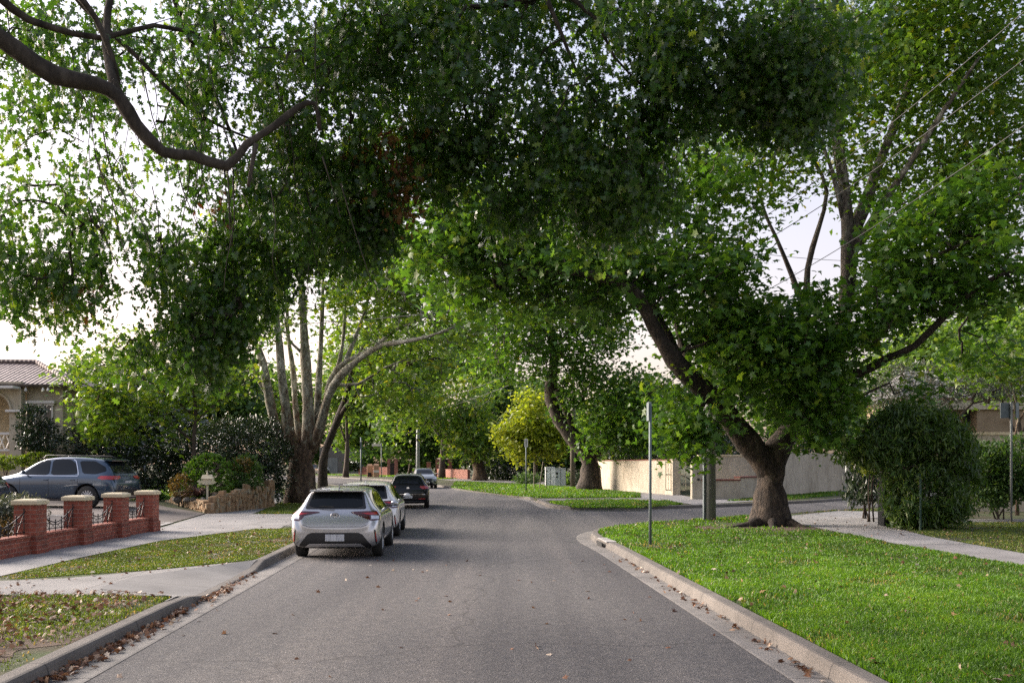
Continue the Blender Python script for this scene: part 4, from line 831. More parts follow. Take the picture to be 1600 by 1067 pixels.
shrub('clipped_bush', 'large clipped green dome bush behind the small letterbox', 326, 778, S_D,
  [(326, 750, S_D, 39, 41, .95, 330)], 'small', 0.08, 50, 0.045, 'hedge', 65, 'out', 4, 0.86)
shrub('golden_bush', 'small orange-tipped bush left of the clipped dome bush', 283, 785, 37, [(283, 760, 37, 17, 19, .5, 50)], 'small', 0.08, 36, 0.06, 'gold', 66, 'out', 3, 0.75)
shrub('leafy_bush', 'mixed green and russet bush right of the clipped dome bush', 384, 780, 39, [(385, 745, 39, 24, 34, .9, 70), (372, 765, 39, 20, 20, .7, 30)], 'small', 0.12, 36, 0.10, 'bg', 67, 'out', 4, 0.6)
shrub('leafy_bush', 'small russet-leaved bush crowning the mixed bush', 376, 770, 38.4, [(378, 727, 38.4, 14, 9, .4, 14)], 'small', 0.11, 30, 0.09, 'gold', 68, 'out', 3, 0.5)
shrub('tall_hedge', 'tall dark glossy hedge between the stone wall and the left plane tree', 420, 785, 43,
  [(400, 700, 43, 50, 46, 1.4, 150), (412, 745, 43, 34, 44, 1.2, 90), (360, 690, 44, 44, 36, 1.4, 90), (330, 700, 45, 40, 40, 1.3, 60)], 'small', 0.12, 44, 0.2, 'darkleaf', 69, 'out', 6, 0.5, cat='hedge')
shrub('dark_shrubbery', 'deep dark shrubbery behind the agapanthus and the blue car', 220, 770, 44,
  [(225, 730, 44, 70, 36, 1.4, 120), (160, 710, 45, 60, 34, 1.5, 90), (280, 710, 45, 40, 40, 1.2, 60), (110, 690, 43, 60, 26, 1.4, 60)], 'small', 0.15, 40, 0.26, 'darkleaf', 70, 'out', 6, 0.4)
shrub('lime_hedge', 'bright lime clipped hedge left of the blue car roof', 10, 730, 39, [(8, 722, 39, 20, 10, .6, 60)], 'small', 0.08, 40, 0.06, 'lime', 71, 'out', 3, 0.8, cat='hedge')
shrub('lime_hedge', 'longer bright lime clipped hedge behind the blue car roof', 57, 730, 40, [(57, 718, 40, 30, 10, .6, 80)], 'small', 0.08, 40, 0.06, 'lime', 72, 'out', 3, 0.8, cat='hedge')
shrub('camellia_bush', 'dark glossy bush in front of the bungalow window', 55, 720, 40.5, [(52, 670, 40.5, 26, 36, .7, 70), (72, 685, 40.5, 22, 26, .7, 40)], 'small', 0.12, 36, 0.13, 'darkleaf', 73, 'out', 5, 0.4)
shrub('rosemary_bush', 'feathery grey-green bush behind the low brick wall at the left edge', 10, 850, 21.6, [(22, 800, 21.6, 44, 24, .6, 60), (-20, 800, 21.4, 40, 26, .6, 40)], 'lance', 0.10, 50, 0.09, 'grey_leaf', 74, 'up', 5, 0.3)
shrub('russet_bush', 'low reddish bush below the feathery one behind the low brick wall', -5, 855, 21.0, [(8, 830, 21.0, 40, 18, .5, 50)], 'small', 0.06, 46, 0.10, 'gold', 75, 'out', 4, 0.3)
shrub('laurel_bush', 'dark bush filling the gap between the big trunk and the weeping shrub', 1400, 770, 43, [(1370, 690, 43, 50, 50, 1.6, 90), (1430, 670, 43, 50, 40, 1.6, 60)], 'small', 0.15, 36, 0.24, 'bg', 83, 'out', 5, 0.4)
shrub('leafy_bush', 'low dark bush left of the white utility cabinets', 822, 757, 84, [(822, 748, 84, 20, 9, 1, 34)], 'small', 0.2, 30, 0.25, 'bg', 76, 'out', 3, 0.5)
shrub('leafy_bush', 'small round bush right of the white utility cabinets', 889, 757, 80, [(888, 749, 80, 8, 8, .5, 16)], 'small', 0.18, 30, 0.15, 'bg_light', 77, 'out', 3, 0.6)
shrub('leafy_bush', 'dark round bush between grey pole and plane trunk', 906, 757, 78, [(906, 750, 78, 8, 9, .5, 16)], 'small', 0.18, 30, 0.15, 'darkleaf', 78, 'out', 3, 0.6)
shrub('leafy_bush', 'dark round bush on the far verge left of the grey sign post', 550, 733, 150, [(550, 728, 150, 11, 6, 1.2, 24)], 'quad', 0.4, 30, 0.3, 'darkleaf', 79, 'out', 3, 0.6)
shrub('dark_shrubbery', 'dark ivy mass behind the distant plane tree trunk', 800, 748, 108, [(800, 730, 108, 55, 22, 2, 90)], 'quad', 0.3, 34, 0.5, 'darkleaf', 80, 'out', 4, 0.5)
shrub('garden_hedge', 'dark hedge line above the far brick fence', 640, 735, 160, [(620, 712, 160, 70, 22, 3, 110), (700, 715, 150, 50, 18, 3, 70)], 'quad', 0.5, 34, 0.7, 'bg', 81, 'out', 4, 0.5, cat='hedge')
shrub('garden_hedge', 'dark hedge rising behind the cream corner wall', 1110, 720, 66, [(1000, 705, 68, 60, 14, 1.5, 60), (1110, 705, 64, 50, 22, 1.5, 70), (1220, 690, 70, 70, 26, 1.5, 70)], 'small', 0.22, 40, 0.4, 'darkleaf', 82, 'out', 5, 0.4, cat='hedge')
tree('garden_hedge', 'tall unseen hedge added beyond the left edge to block low sky reflected in the blue wagon', (-17, 15.5, .2),  # added out of view so the blue wagon mirrors foliage, not bright sky
  [([('w', -17, 15.5, .2), ('w', -17, 15.5, 1.6), ('w', -17.2, 15.6, 2.8)], .08, .03), ([('w', -17, 15.5, .4), ('w', -14.5, 15.2, 1.6), ('w', -13, 15.1, 2.6)], .06, .03), ([('w', -17, 15.5, .4), ('w', -20, 16, 1.6), ('w', -22, 16.4, 2.6)], .06, .03)],
  [('w', -13.5, 15, 1.7, 2.6, .7, 1.7, 90), ('w', -18, 15.6, 1.8, 2.8, .7, 1.9, 90), ('w', -23, 16.4, 1.8, 2.8, .7, 1.9, 90)],
  leaf='small', size=.13, per=44, spread=.22, lmat='bg', bark='bark_dark', mode='out', cat='hedge', sides=6, crown='foliage', seed=90)
def strap_plant(label, px, py, D, n, ln, lm, seed, name='strap_leaf_plant'):
    global RNG; RNG = np.random.default_rng(seed)
    x = (px - CX) / F * D; z = zt(x, D) if x < -9.7 else VZ; z += (0.45 if lm == 'bronze' else 0)
    root = thing(name, label, 'plant', (x, D, z)); pos = np.zeros((n, 3)) + np.array([x, D, z]) + RNG.normal(size=(n, 3)) * np.array([.06, .06, 0])
    a = RNG.random(n) * 6.28; e = RNG.uniform(0.5, 1.3, n)
    T, Tf = LEAF['strap']; V = []
    for i in range(n):
        l = ln * RNG.uniform(.7, 1.1); u = np.array([math.cos(a[i]) * math.cos(e[i]), math.sin(a[i]) * math.cos(e[i]), math.sin(e[i])]); s = np.array([-math.sin(a[i]), math.cos(a[i]), 0]); w_ = 0.03 if lm == 'bronze' else 0.035
        for t, ww in ((0, .7), (.35, 1), (.7, .8), (1.0, .1)):
            p = u * l * t + np.array([math.cos(a[i]), math.sin(a[i]), 0]) * l * .25 * t * t - np.array([0, 0, 1]) * l * 0.45 * t * t * t
            V += [p - s * w_ * ww, p + s * w_ * ww]
    V = np.array(V); q = np.array([(0, 1, 3, 2), (2, 3, 5, 4), (4, 5, 7, 6)]); Fa = (q[None] + (np.arange(n) * 8)[:, None, None]).reshape(-1, 4)
    npmesh('leaves', V + (pos[0] * 0), Fa, M[lm], root, False, np.repeat(RNG.random(n), 3)); return root
strap_plant('bronze spiky cordyline in front of the clipped dome bush', 308, 779, 36.6, 70, 0.75, 'bronze', 1)
strap_plant('green agapanthus clump just behind the blue car', 222, 765, 40, 110, 0.95, 'hedge', 2)
strap_plant('smaller green agapanthus clump right of the blue car tail', 250, 768, 41, 80, 0.7, 'hedge', 3)

# ------------------------------------------------------------------ grass and fallen leaves
def blades(name, label, poly, dens, h, mat, zf=None, seed=1, wd=0.007, dfall=11.0, keep=None):
    global RNG; RNG = np.random.default_rng(seed)
    xs = [p[0] for p in poly]; ys = [p[1] for p in poly]; x0, x1, y0, y1 = min(xs), max(xs), max(min(ys), 6), max(ys)
    n = int((x1 - x0) * (y1 - y0) * dens); X = RNG.uniform(x0, x1, n); Y = RNG.uniform(y0, y1, n)
    k = inside(poly, X, Y) & (RNG.random(n) < np.clip((dfall / Y) ** 1.8, 0, 1)) & (np.abs(X / Y) < 0.56)
    X, Y = X[k], Y[k]
    # patchy growth
    g = 0.5 + 0.28 * np.sin(X * 1.7 + np.sin(Y * 1.3) * 2) * np.sin(Y * 1.1 + np.cos(X * 2.1)) + 0.22 * np.sin(X * 5.3 + 2 * np.sin(Y * 3.1)) * np.sin(Y * 4.7 + np.sin(X * 3.9)) + 0.2 * np.sin(X * .6 + 1.2 * np.sin(Y * .35))
    if keep is not None: k = keep(X, Y, g); X, Y, g = X[k], Y[k], g[k]
    spots = np.random.default_rng(seed + 50); bare = np.zeros(len(X))
    for _ in range(46):
        cx_, cy_, rr_ = spots.uniform(x0, x1), spots.uniform(y0, y1), spots.uniform(.08, .42); bare += np.exp(-((X - cx_) ** 2 + ((Y - cy_) * .8) ** 2) / rr_ ** 2)
    k = RNG.random(len(X)) > 0.85 * np.clip(bare, 0, 1); X, Y, g, bare = X[k], Y[k], g[k], bare[k]; g = np.clip(g - .35 * bare, 0, 1)
    n = len(X); hh = h * RNG.uniform(.45, 1.25, n) * (0.75 + 0.5 * g); sc = np.maximum(1, Y / 12.0)
    a = RNG.random(n) * 6.28; lean = RNG.uniform(0.1, 0.9, n); b2 = RNG.random(n) * 6.28; wv = wd * sc * RNG.uniform(.7, 1.3, n)
    Z = np.full(n, VZ) if zf is None else np.array([zf(x, y) for x, y in zip(X, Y)])
    base = np.stack([X, Y, Z - 0.004], 1); s = np.stack([np.cos(a), np.sin(a), np.zeros(n)], 1) * wv[:, None]
    l1 = np.stack([np.cos(b2) * lean * .25, np.sin(b2) * lean * .25, np.full(n, .6)], 1) * hh[:, None]
    l2 = np.stack([np.cos(b2) * lean, np.sin(b2) * lean, np.full(n, 1.0) - lean * .35], 1) * hh[:, None]
    V = np.stack([base - s, base + s, base + l1 + s * .7, base + l1 - s * .7, base + l2], 1).reshape(-1, 3)
    T = np.array([(0, 1, 2), (0, 2, 3), (3, 2, 4)]); Fa = (T[None] + (np.arange(n) * 5)[:, None, None]).reshape(-1, 3)
    rnd = np.clip(0.4 * RNG.random(n) + 0.62 * g, 0, 0.96); rnd[RNG.random(n) < 0.03 + 0.25 * bare.clip(0, 1)] = 1
    o = npmesh(name, V, Fa, M[mat], None, False, np.repeat(rnd, 3)); return stuff(o, label, 'grass')
rv = [(float(p[0]), float(p[1])) for p in offset(RIGHT, -0.545)]
rv_in = [p for p in rv if p[1] < 34] + [(8.3, 33), (8.3, 29.6), (8.35, 25), (8.4, 21.2), (8.75, 17), (8.6, -5)]
TRUNK = np.array([B2[0], D2])
def keep_r(X, Y, g):
    d = np.hypot(X - B2[0], (Y - D2) * 1.0)
    return (RNG.random(len(X)) < np.clip((d - 1.3) / 6.5 + .5 * (g - .5), 0.02, 1)) & (RNG.random(len(X)) < 0.42 + 0.75 * g)
blades('grass', 'lush green grass of the right corner verge', rv_in, 5200, 0.075, 'grass', None, 1, keep=keep_r)
blades('grass', 'mown grass right of the curved footpath', [(10.1, 15), (10.1, 24), (10.7, 28), (13, 30), (20, 30), (20, 15)], 1500, 0.04, 'grass_dry', None, 2)
lv = [(-4.72, 18.3), (-5.9, 16.6), (-7.6, 15.2), (-7.95, 15.4), (-8.05, 18.6), (-7.98, 22.7), (-6.9, 26.8), (-6.0, 27.1), (-5.12, 27.1), (-4.83, 20.5)]
blades('grass', 'mown grass strip between the two left crossovers', lv, 4200, 0.035, 'grass_dry', None, 3, dfall=14)
lv2 = [(-4.18, 6), (-4.49, 13.1), (-5.2, 13.3), (-8, 13.4), (-8, 6)]
blades('grass', 'patchy worn grass of the near left verge', lv2, 3600, 0.045, 'grass_dry', None, 4, keep=lambda X, Y, g: RNG.random(len(X)) < np.clip((Y - 9.8) / 3.2 + 0.25 * g, 0.10, 1))
blades('grass', 'grass around the left plane tree', [(-5.7, 34.8), (-9.0, 35), (-10.7, 47), (-14, 61), (-9.5, 62), (-6.6, 50)], 900, 0.06, 'grass_dry', None, 5, dfall=25)
blades('grass', 'lawn behind the garden wall', [(-14.8, 41), (-20, 43), (-24, 60), (-13, 60), (-12.5, 47)], 500, 0.06, 'grass', lambda x, y: zt(x, y) - 0.004, 6, dfall=25)
p1 = [G(*p) for p in [(858, 785), (900, 781.3), (1040, 782), (1068, 788), (1000, 793.3), (900, 793)]]
blades('grass', 'small tongue of bright grass at the side street corner', p1, 1500, 0.10, 'grass', None, 7, dfall=22)
p2 = [G(*p) for p in [(842, 777.6), (1000, 777), (1001, 771), (935, 765), (865, 759), (760, 754), (712, 752), (705, 761.5), (740, 766.5), (790, 773)]]
blades('grass', 'long bright grass around the second plane tree on the right', p2, 420, 0.13, 'grass', None, 8, dfall=30)
blades('grass', 'grass strip beside the side street near the weeping shrub', [(9.9, 35.0), (13.2, 38.3), (14.4, 37.0), (13.7, 33.5), (12.8, 33.4), (13.6, 37.2), (12.1, 37.5)], 900, 0.07, 'grass_dry', None, 9, dfall=25)
blades('grass', 'weedy strip at the foot of the corner wall', [G(*p) for p in [(1135, 783), (1175, 778), (1310, 768), (1330, 772), (1230, 781)]], 500, 0.12, 'grass', None, 10, dfall=25)
blades('grass', 'grass of the far verge at the bend', [(-9, 112), (-13, 126), (-20, 140), (-32, 158), (-30, 165), (-12, 140), (-6, 115)], 60, 0.14, 'grass', None, 12, dfall=60)
def litter(poly, n, seed, size=0.06, zoff=0.02, pile=0.0):
    r = np.random.default_rng(seed); xs = [p[0] for p in poly]; ys = [p[1] for p in poly]; X = r.uniform(min(xs), max(xs), n * 4); Y = r.uniform(min(ys), max(ys), n * 4)
    k = inside(poly, X, Y); X, Y = X[k][:n], Y[k][:n]
    return np.stack([X, Y, np.full(len(X), zoff) + r.random(len(X)) * pile], 1)
Lp = [litter([(-4.6, 8), (-4.7, 13.5), (-8, 13.6), (-8, 8)], 1300, 1, zoff=VZ + .03, pile=.02), litter(rv_in, 420, 2, zoff=VZ + .05, pile=.02), litter([(10.1, 12), (10.3, 28), (18, 28), (18, 12)], 260, 3, zoff=VZ + .03),
      litter(lv, 160, 4, zoff=VZ + .03), litter([(-3.7, 8), (-4.2, 20), (2, 20), (2.4, 8)], 60, 5, zoff=.008), litter(near_cross, 70, 6, zoff=PZ + .006), litter(path_l[:12], 70, 7, zoff=PZ + .008), litter(new_r, 60, 8, zoff=PZ + .012)]
# drifts in the left gutter and a few in the right
r = np.random.default_rng(9); dr_ = []
for yc, nn, sp in ((9.0, 80, .4), (9.9, 60, .5), (10.9, 50, .5), (11.8, 40, .3), (12.5, 80, .16), (13.9, 50, .25), (14.8, 60, .4), (16, 25, .6), (10.4, 80, .8)):
    y = yc + r.normal(size=nn) * sp; x = -3.35 - 0.045 * y - 0.33 + np.abs(r.normal(size=nn)) * 0.09; dr_.append(np.stack([x, y, 0.01 + r.random(nn) * 0.05], 1))
for yc, nn, sp in ((10.5, 18, .5), (12.5, 22, .8), (14.5, 22, 1), (17, 20, 1), (19, 14, 1), (9.2, 16, .3)):
    y = yc + r.normal(size=nn) * sp; x = 2.85 - 0.045 * y + 0.30 - np.abs(r.normal(size=nn)) * 0.08; dr_.append(np.stack([x, y, 0.01 + r.random(nn) * 0.02], 1))
Lp += dr_; pos = np.vstack(Lp); RNG = np.random.default_rng(77)
o = leaves('fallen_leaves', pos, 0.05 + 0.035 * RNG.random(len(pos)), 'plane', M['litter'], None, (0, 0, 0), 'flat', RNG.random(len(pos)))
stuff(o, 'scattered brown fallen leaves on verges and in the gutters', 'leaf litter')
LEAFL = ['largest pale fallen leaf, standing out alone in the middle of the right verge', 'reddish-brown fallen leaf left of the middle of the right verge', 'pale fallen leaf just left of the reddish one near the sign post', 'pale fallen leaf close to the curved footpath', 'brown fallen leaf low on the right verge near the kerb side', 'tan fallen leaf low in the middle of the right verge', 'small pale fallen leaf nearest the right kerb', 'brown fallen leaf below the largest pale one', 'pale fallen leaf in the lower middle of the right verge', 'rust-coloured fallen leaf at the left end of the bottom right cluster', 'pale fallen leaf topmost of the bottom right cluster', 'pale fallen leaf lowest of the bottom right cluster', 'tan fallen leaf rightmost of the bottom right cluster']
for i, (px, py, c) in enumerate([(1237, 907, 1.0), (1147, 892, .15), (1115, 888, .95), (1434, 881, .9), (1244, 1032, .7), (1359, 1028, .5), (1060, 893, .95), (1190, 923, .6), (1317, 965, .95), (1540, 1050, .45), (1500, 1043, .9), (1560, 1058, .9), (1575, 1052, .5)]):
    x, y = G(px, py, 0.19); s = 0.10 if i != 0 else 0.13
    o = leaves('fallen_leaf', np.array([[0, 0, 0.0]]), np.array([s]), 'plane', M['litter'], None, (0, 0, 0), 'flat', np.array([c])); o.location = (x, y, 0.185)
    o['group'] = 'large fallen leaves lying on the right verge'; o['category'] = 'leaf'; o['label'] = LEAFL[i]
# ------------------------------------------------------------------ brick fence, left
FX = -9.48
piers = [17.3, 19.6, 21.75, 23.85, 25.9]
for i, y in enumerate(piers):
    if i == 0: continue
    lab = {1: 'nearest visible brick pier with cream cap, beside the feathery bush', 2: 'brick pier with cream cap in front of the blue car rear wheel', 3: 'brick pier with cream cap, second from the driveway end', 4: 'end brick pier with cream cap next to the driveway'}[i]
    t = thing('brick_pier', lab, 'pier', (FX, y, PZ), 0, 'brick piers of the left front fence')
    b = MB(); b.box((0, 0, 0.14), (0.50, 0.50, 0.28)); b.box((0, 0, 0.62), (0.44, 0.44, 0.68)); b.build('pier_shaft', M['brick'], t, bevel=0.006)
    b = MB(); b.box((0, 0, 1.0), (0.52, 0.52, 0.085)); b.build('cap', M['cap'], t, bevel=0.015)
    b = MB(); b.box((0, 0, 1.055), (0.46, 0.46, 0.02), top=0.85); b.build('cap_top', M['cap'], t)
for i in range(4):
    y0, y1 = piers[i] + 0.225, piers[i + 1] - 0.225; yc = (y0 + y1) / 2; ln = y1 - y0
    lab = ['low brick wall bay running out of the left edge of the frame', 'low brick wall bay in front of the feathery bush', 'low brick wall bay below the blue car', 'low brick wall bay nearest the driveway'][i]
    t = thing('low_brick_wall', lab, 'wall', (FX, yc, PZ), 0, 'low brick walls between the piers')
    b = MB(); b.box((0, 0, 0.165), (0.24, ln, 0.33)); b.build('wall_body', M['brick'], t)
    b = MB(); b.box((0, 0, 0.352), (0.28, ln, 0.045)); b.build('wall_coping', M['brick'], t, bevel=0.01)
    lab = ['scalloped wrought iron panel at the left frame edge', 'scalloped wrought iron panel in front of the feathery bush', 'scalloped wrought iron panel below the blue car', 'scalloped wrought iron panel nearest the driveway'][i]
    t = thing('wrought_iron_fence', lab, 'railing', (FX, yc, PZ + 0.375), 0, 'wrought iron panels on the low brick wall')
    b = MB(); f = lambda s: 0.17 + 0.28 * (abs(s)) ** 1.5                          # hanging curve of the top rail
    N_ = 14; b.tube([(0, -ln / 2 + ln * k / N_, f(-1 + 2 * k / N_)) for k in range(N_ + 1)], 0.013, 5); b.build('top_rail', M['iron'], t)
    b = MB(); b.tube([(0, -ln / 2, 0.05), (0, ln / 2, 0.05)], 0.010, 5); b.tube([(0, -ln / 2 + ln * k / N_, f(-1 + 2 * k / N_) * 0.55 + .03) for k in range(N_ + 1)], 0.008, 5); b.build('lower_rail', M['iron'], t)
    b = MB(); q = 6
    for k in range(q + 1):
        s = -1 + 2 * k / q; b.tube([(0, s * ln / 2 * .96, 0), (0, s * ln / 2 * .96, f(s) + .04)], 0.010, 5)
        if k < q:
            s2 = s + 2 / q; b.tube([(0.012, s * ln / 2 * .96, 0.05), (0.012, s2 * ln / 2 * .96, f(s2))], 0.006, 4); b.tube([(-0.012, s * ln / 2 * .96, f(s)), (-0.012, s2 * ln / 2 * .96, 0.05)], 0.006, 4)
        b.lathe([(0.0, 0.07), (0.022, 0.05), (0.0, 0.02)], (0, s * ln / 2 * .96, f(s)), 6)
    b.build('bars', M['iron'], t)

# ------------------------------------------------------------------ stone-edged garden bed, letterbox
def G3(px, py, z=0.14): x, y = G(px, py, z); return (x, y)
corner = G3(327, 802); leftp = G3(263, 793); rightp = G3(424, 792)
def stone_run(name, label, a, b2, h0, h1, seed, big):
    rr = random.Random(seed); t = thing(name, label, 'wall', (a[0], a[1], PZ)); d = Vector((b2[0] - a[0], b2[1] - a[1], 0)); L_ = d.length; d.normalize(); nrm = Vector((-d.y, d.x, 0))
    mb = MB(); s = 0.0
    while s < L_:
        w_ = rr.uniform(*big); hh = h0 + (h1 - h0) * s / L_
        z = 0.0
        while z < hh:
            hz = rr.uniform(.12, .22) if big[0] > .15 else rr.uniform(.18, .42)
            c = d * (s + w_ / 2) + nrm * rr.uniform(-.03, .03) + Vector((0, 0, z + hz / 2 - .02)); k0 = len(mb.v)
            mb.box(c, (w_ * .98, 0.26, hz * .97), math.atan2(d.y, d.x) + rr.uniform(-.12, .12))
            for q in range(k0, len(mb.v)):
                v = mb.v[q]; mb.v[q] = (v[0] + rr.uniform(-.03, .03), v[1] + rr.uniform(-.03, .03), v[2] + rr.uniform(-.03, .03))
            z += hz
        s += w_
    mb.build('stones', M['stone'], t, False, 0.02); return t
stone_run('stone_wall', 'rough crazy-stone retaining edge facing the driveway', corner, leftp, 0.36, 0.30, 1, (.16, .34))
stone_run('stone_wall', 'upright tan stone retaining wall rising along the footpath', corner, rightp, 0.40, 0.85, 2, (.08, .15))
bed = [corner, rightp, (rightp[0] - 2.6, rightp[1] + 3.2), (leftp[0] - .2, leftp[1] + 3.5), leftp]
cx_ = sum(p[0] for p in bed) / 5; cy_ = sum(p[1] for p in bed) / 5
bedi = [(p[0] + (cx_ - p[0]) * .06, p[1] + (cy_ - p[1]) * .06, PZ + .38 + (.25 if i in (1, 2) else 0)) for i, p in enumerate(bed)]
sheet('garden_bed', bedi, 0, M['soil'], thick=0.5)
rr = random.Random(5)
ROCKL = ['mossy', 'flat-topped', 'angular', 'rounded', 'dark', 'pale', 'small']
for i, (px, py, D, s) in enumerate([(277, 786, 36.8, .30), (292, 789, 36.2, .22), (302, 787, 36.6, .24), (317, 788, 36.0, .22), (334, 786, 36.2, .36), (352, 783, 36.6, .30), (343, 777, 37.2, .26)]):
    b = MB(); b.lathe([(0.001, -.5), (.42, -.35), (.55, -.05), (.46, .25), (.2, .42), (.001, .45)], n=9)
    b.v = [(x * s * rr.uniform(.85, 1.2), y * s * rr.uniform(.85, 1.2), z * s * rr.uniform(.8, 1.2)) for x, y, z in b.v]
    o = b.build('garden_rock', M['rock'], None, False, 0); p = P(px, py, D); o.location = (p.x, p.y, PZ + .44); tag(o, ['leftmost grey rock on the stone edge below the golden bush', 'second grey rock from the left on the stone edge', 'grey rock directly below the bronze cordyline', 'small grey rock just left of the letterbox post', 'largest grey rock, right of the letterbox post', 'rightmost grey rock on the stone edge below the clipped bush', 'grey rock set behind the others below the clipped bush'][i], 'rock', 'grey rocks edging the garden bed')
p = P(324, 777, 36.3)
lb = thing('letterbox', 'small cream letterbox with a gabled roof on a post in the garden bed', 'letterbox', (p.x, p.y, PZ + .38), R(8))
b = MB(); b.box((0, 0, 0.30), (0.07, 0.07, 0.62)); b.build('post', M['cream_paint'], lb)
b = MB(); b.box((0, 0, 0.64), (0.36, 0.26, 0.035)); b.box((0, 0, .74), (.28, .2, .18)); b.build('box', M['cream_paint'], lb, bevel=.004)
b = MB(); b.add([(-.21, -.15, .83), (.21, -.15, .83), (.21, .15, .83), (-.21, .15, .83), (-.17, 0, .98), (.17, 0, .98)], [(0, 1, 5, 4), (2, 3, 4, 5), (0, 4, 3), (1, 2, 5), (3, 2, 1, 0)]); b.build('gable_roof', M['cap'], lb)
b = MB(); b.tube([(0, 0, .96), (0, 0, 1.02), (0, 0, 1.06), (0, 0, 1.16)], [.02, .035, .02, .004], 6); b.build('finial', M['cream_paint'], lb)

# ------------------------------------------------------------------ bungalow, left
def wall_with_arch(mb, x0, x1, z0, z1, ax, ar, az, th, y):
    """wall in the XZ plane with a round-headed opening centred on ax"""
    pts = [(ax - ar, z0)] + [(ax + ar * math.cos(a), az + ar * math.sin(a)) for a in [math.pi - math.pi * k / 14 for k in range(15)]] + [(ax + ar, z0)]
    outer = [(x0, z0), (x0, z1), (x1, z1), (x1, z0)]
    top = [(x0 + (x1 - x0) * k / 16, z1) for k in range(17)]
    inner = pts
    for yy in (y, y + th):
        # left jamb, right jamb and the fan over the arch
        mb.add([(x0, yy, z0), (ax - ar, yy, z0), (ax - ar, yy, az), (x0, yy, az)], [(0, 1, 2, 3)])
        mb.add([(ax + ar, yy, z0), (x1, yy, z0), (x1, yy, az), (ax + ar, yy, az)], [(0, 1, 2, 3)])
        a = pts[1:-1]; n = len(a); tp = [(x0, az)] + [(x0 + (x1 - x0) * k / (n - 3), z1) for k in range(n - 2)] + [(x1, az)]
        for k in range(n - 1): mb.add([(a[k][0], yy, a[k][1]), (a[k + 1][0], yy, a[k + 1][1]), (tp[k + 1][0], yy, tp[k + 1][1]), (tp[k][0], yy, tp[k][1])], [(0, 1, 2, 3)])
    for k in range(len(pts) - 1): mb.add([(pts[k][0], y, pts[k][1]), (pts[k + 1][0], y, pts[k + 1][1]), (pts[k + 1][0], y + th, pts[k + 1][1]), (pts[k][0], y + th, pts[k][1])], [(0, 1, 2, 3)])
    mb.add([(x1, y, z0), (x1, y + th, z0), (x1, y + th, z1), (x1, y, z1)], [(0, 1, 2, 3)])
HD = 42.0; hx = lambda px, D=HD: (px - CX) / F * D; hz = lambda py, D=HD: H - (py - HY) / F * D
ho = thing('brick_house', 'cream stucco bungalow with terracotta hip roof and arched porch at the left edge', 'house', (hx(20), HD, 1.2)); ho.name = 'bungalow'
ox, oy, oz = ho.location
b = MB(); wall_with_arch(b, hx(-70) - ox, hx(33) - ox, 0.0, hz(596) - oz, hx(-10) - ox, 0.66, hz(640) - oz + .0, 0.35, 0.0); b.build('porch_wall', M['stucco'], ho)
b = MB(); b.box((hx(24) - ox, -.02, hz(642) - oz), (0.62, 0.46, 0.09)); b.build('impost_band', M['trim'], ho)
mb = MB(); pts = [(hx(-10) - ox + .74 * math.cos(a), -.03, hz(640) - oz + .74 * math.sin(a)) for a in [math.pi * k / 16 for k in range(17)]]; mb.tube(pts, 0.055, 6); mb.build('arch_moulding', M['stucco'], ho)
b = MB(); b.box((hx(60) - ox, 1.9, (hz(596) - oz) / 2), (hx(87) - hx(31), 2.6, hz(596) - oz)); b.box((hx(-20) - ox, 3.6, (hz(596) - oz) / 2), (5.5, 1.5, hz(596) - oz)); b.build('wall', M['stucco'], ho)
wn = MB(); wn.box((hx(52) - ox, 0.59, hz(660) - oz), (1.15, 0.04, 1.5)); wo_ = wn.build('window', M['glass_house'], ho)
b = MB(); b.box((hx(52) - ox, 0.50, hz(627) - oz), (1.45, 0.30, 0.12)); b.box((hx(52) - ox, .53, hz(631) - oz), (1.3, .16, .08)); b.build('window_hood', M['trim'], ho, bevel=.01)
b = MB()
for k in (-1, -.33, .33, 1): b.box((hx(52) - ox + k * .55, .56, hz(660) - oz), (.07, .06, 1.5))
b.build('window_frame', M['trim'], wo_)
b = MB(); b.box((hx(-10) - ox, .1, hz(677) - oz), (1.5, .16, .10)); b.box((hx(-10) - ox, .1, hz(703) - oz), (1.5, .14, .08))
for k in range(5):
    x = hx(-10) - ox - .6 + k * .3; b.tube([(x - .13, .1, hz(702) - oz), (x + .13, .1, hz(678) - oz)], .03, 4); b.tube([(x + .13, .1, hz(702) - oz), (x - .13, .1, hz(678) - oz)], .03, 4)
b.build('balustrade', M['trim'], ho)
ze = hz(601) - oz; ex0, ex1 = hx(-200) - ox, hx(112) - ox; ey0, ey1 = -.7, 7.0; zr = ze + 1.25
b = MB(); b.add([(ex0, ey0, ze), (ex1, ey0 + .9, ze), (ex1, ey1, ze), (ex0, ey1, ze), (ex0 + 3, 3.2, zr), (ex1 - 3.1, 3.4, zr)], [(0, 1, 5, 4), (1, 2, 5), (2, 3, 4, 5), (3, 0, 4), (3, 2, 1, 0)]); rf = b.build('roof', M['tiles'], ho)
b = MB(); b.tube([(ex1 + .02, ey0 + .9, ze + .06), (ex1 - 3.1, 3.4, zr + .06)], .11, 6); b.tube([(ex0 + 3, 3.2, zr + .06), (ex1 - 3.1, 3.4, zr + .06)], .11, 6); b.build('ridge_tiles', M['tiles'], rf)
b = MB(); b.tube([(ex0, ey0 - .03, ze - .03), (ex1 + .03, ey0 + .87, ze - .03)], .07, 6); b.tube([(ex1 + .03, ey0 + .87, ze - .03), (ex1 + .03, ey1, ze - .03)], .07, 6); b.build('roof_gutter', M['bark_dark'], ho)
b = MB(); b.box(((ex0 + hx(33) - ox) / 2, -.3, ze - .14), (hx(33) - ox - ex0, .8, .10)); b.build('soffit', M['trim'], ho)
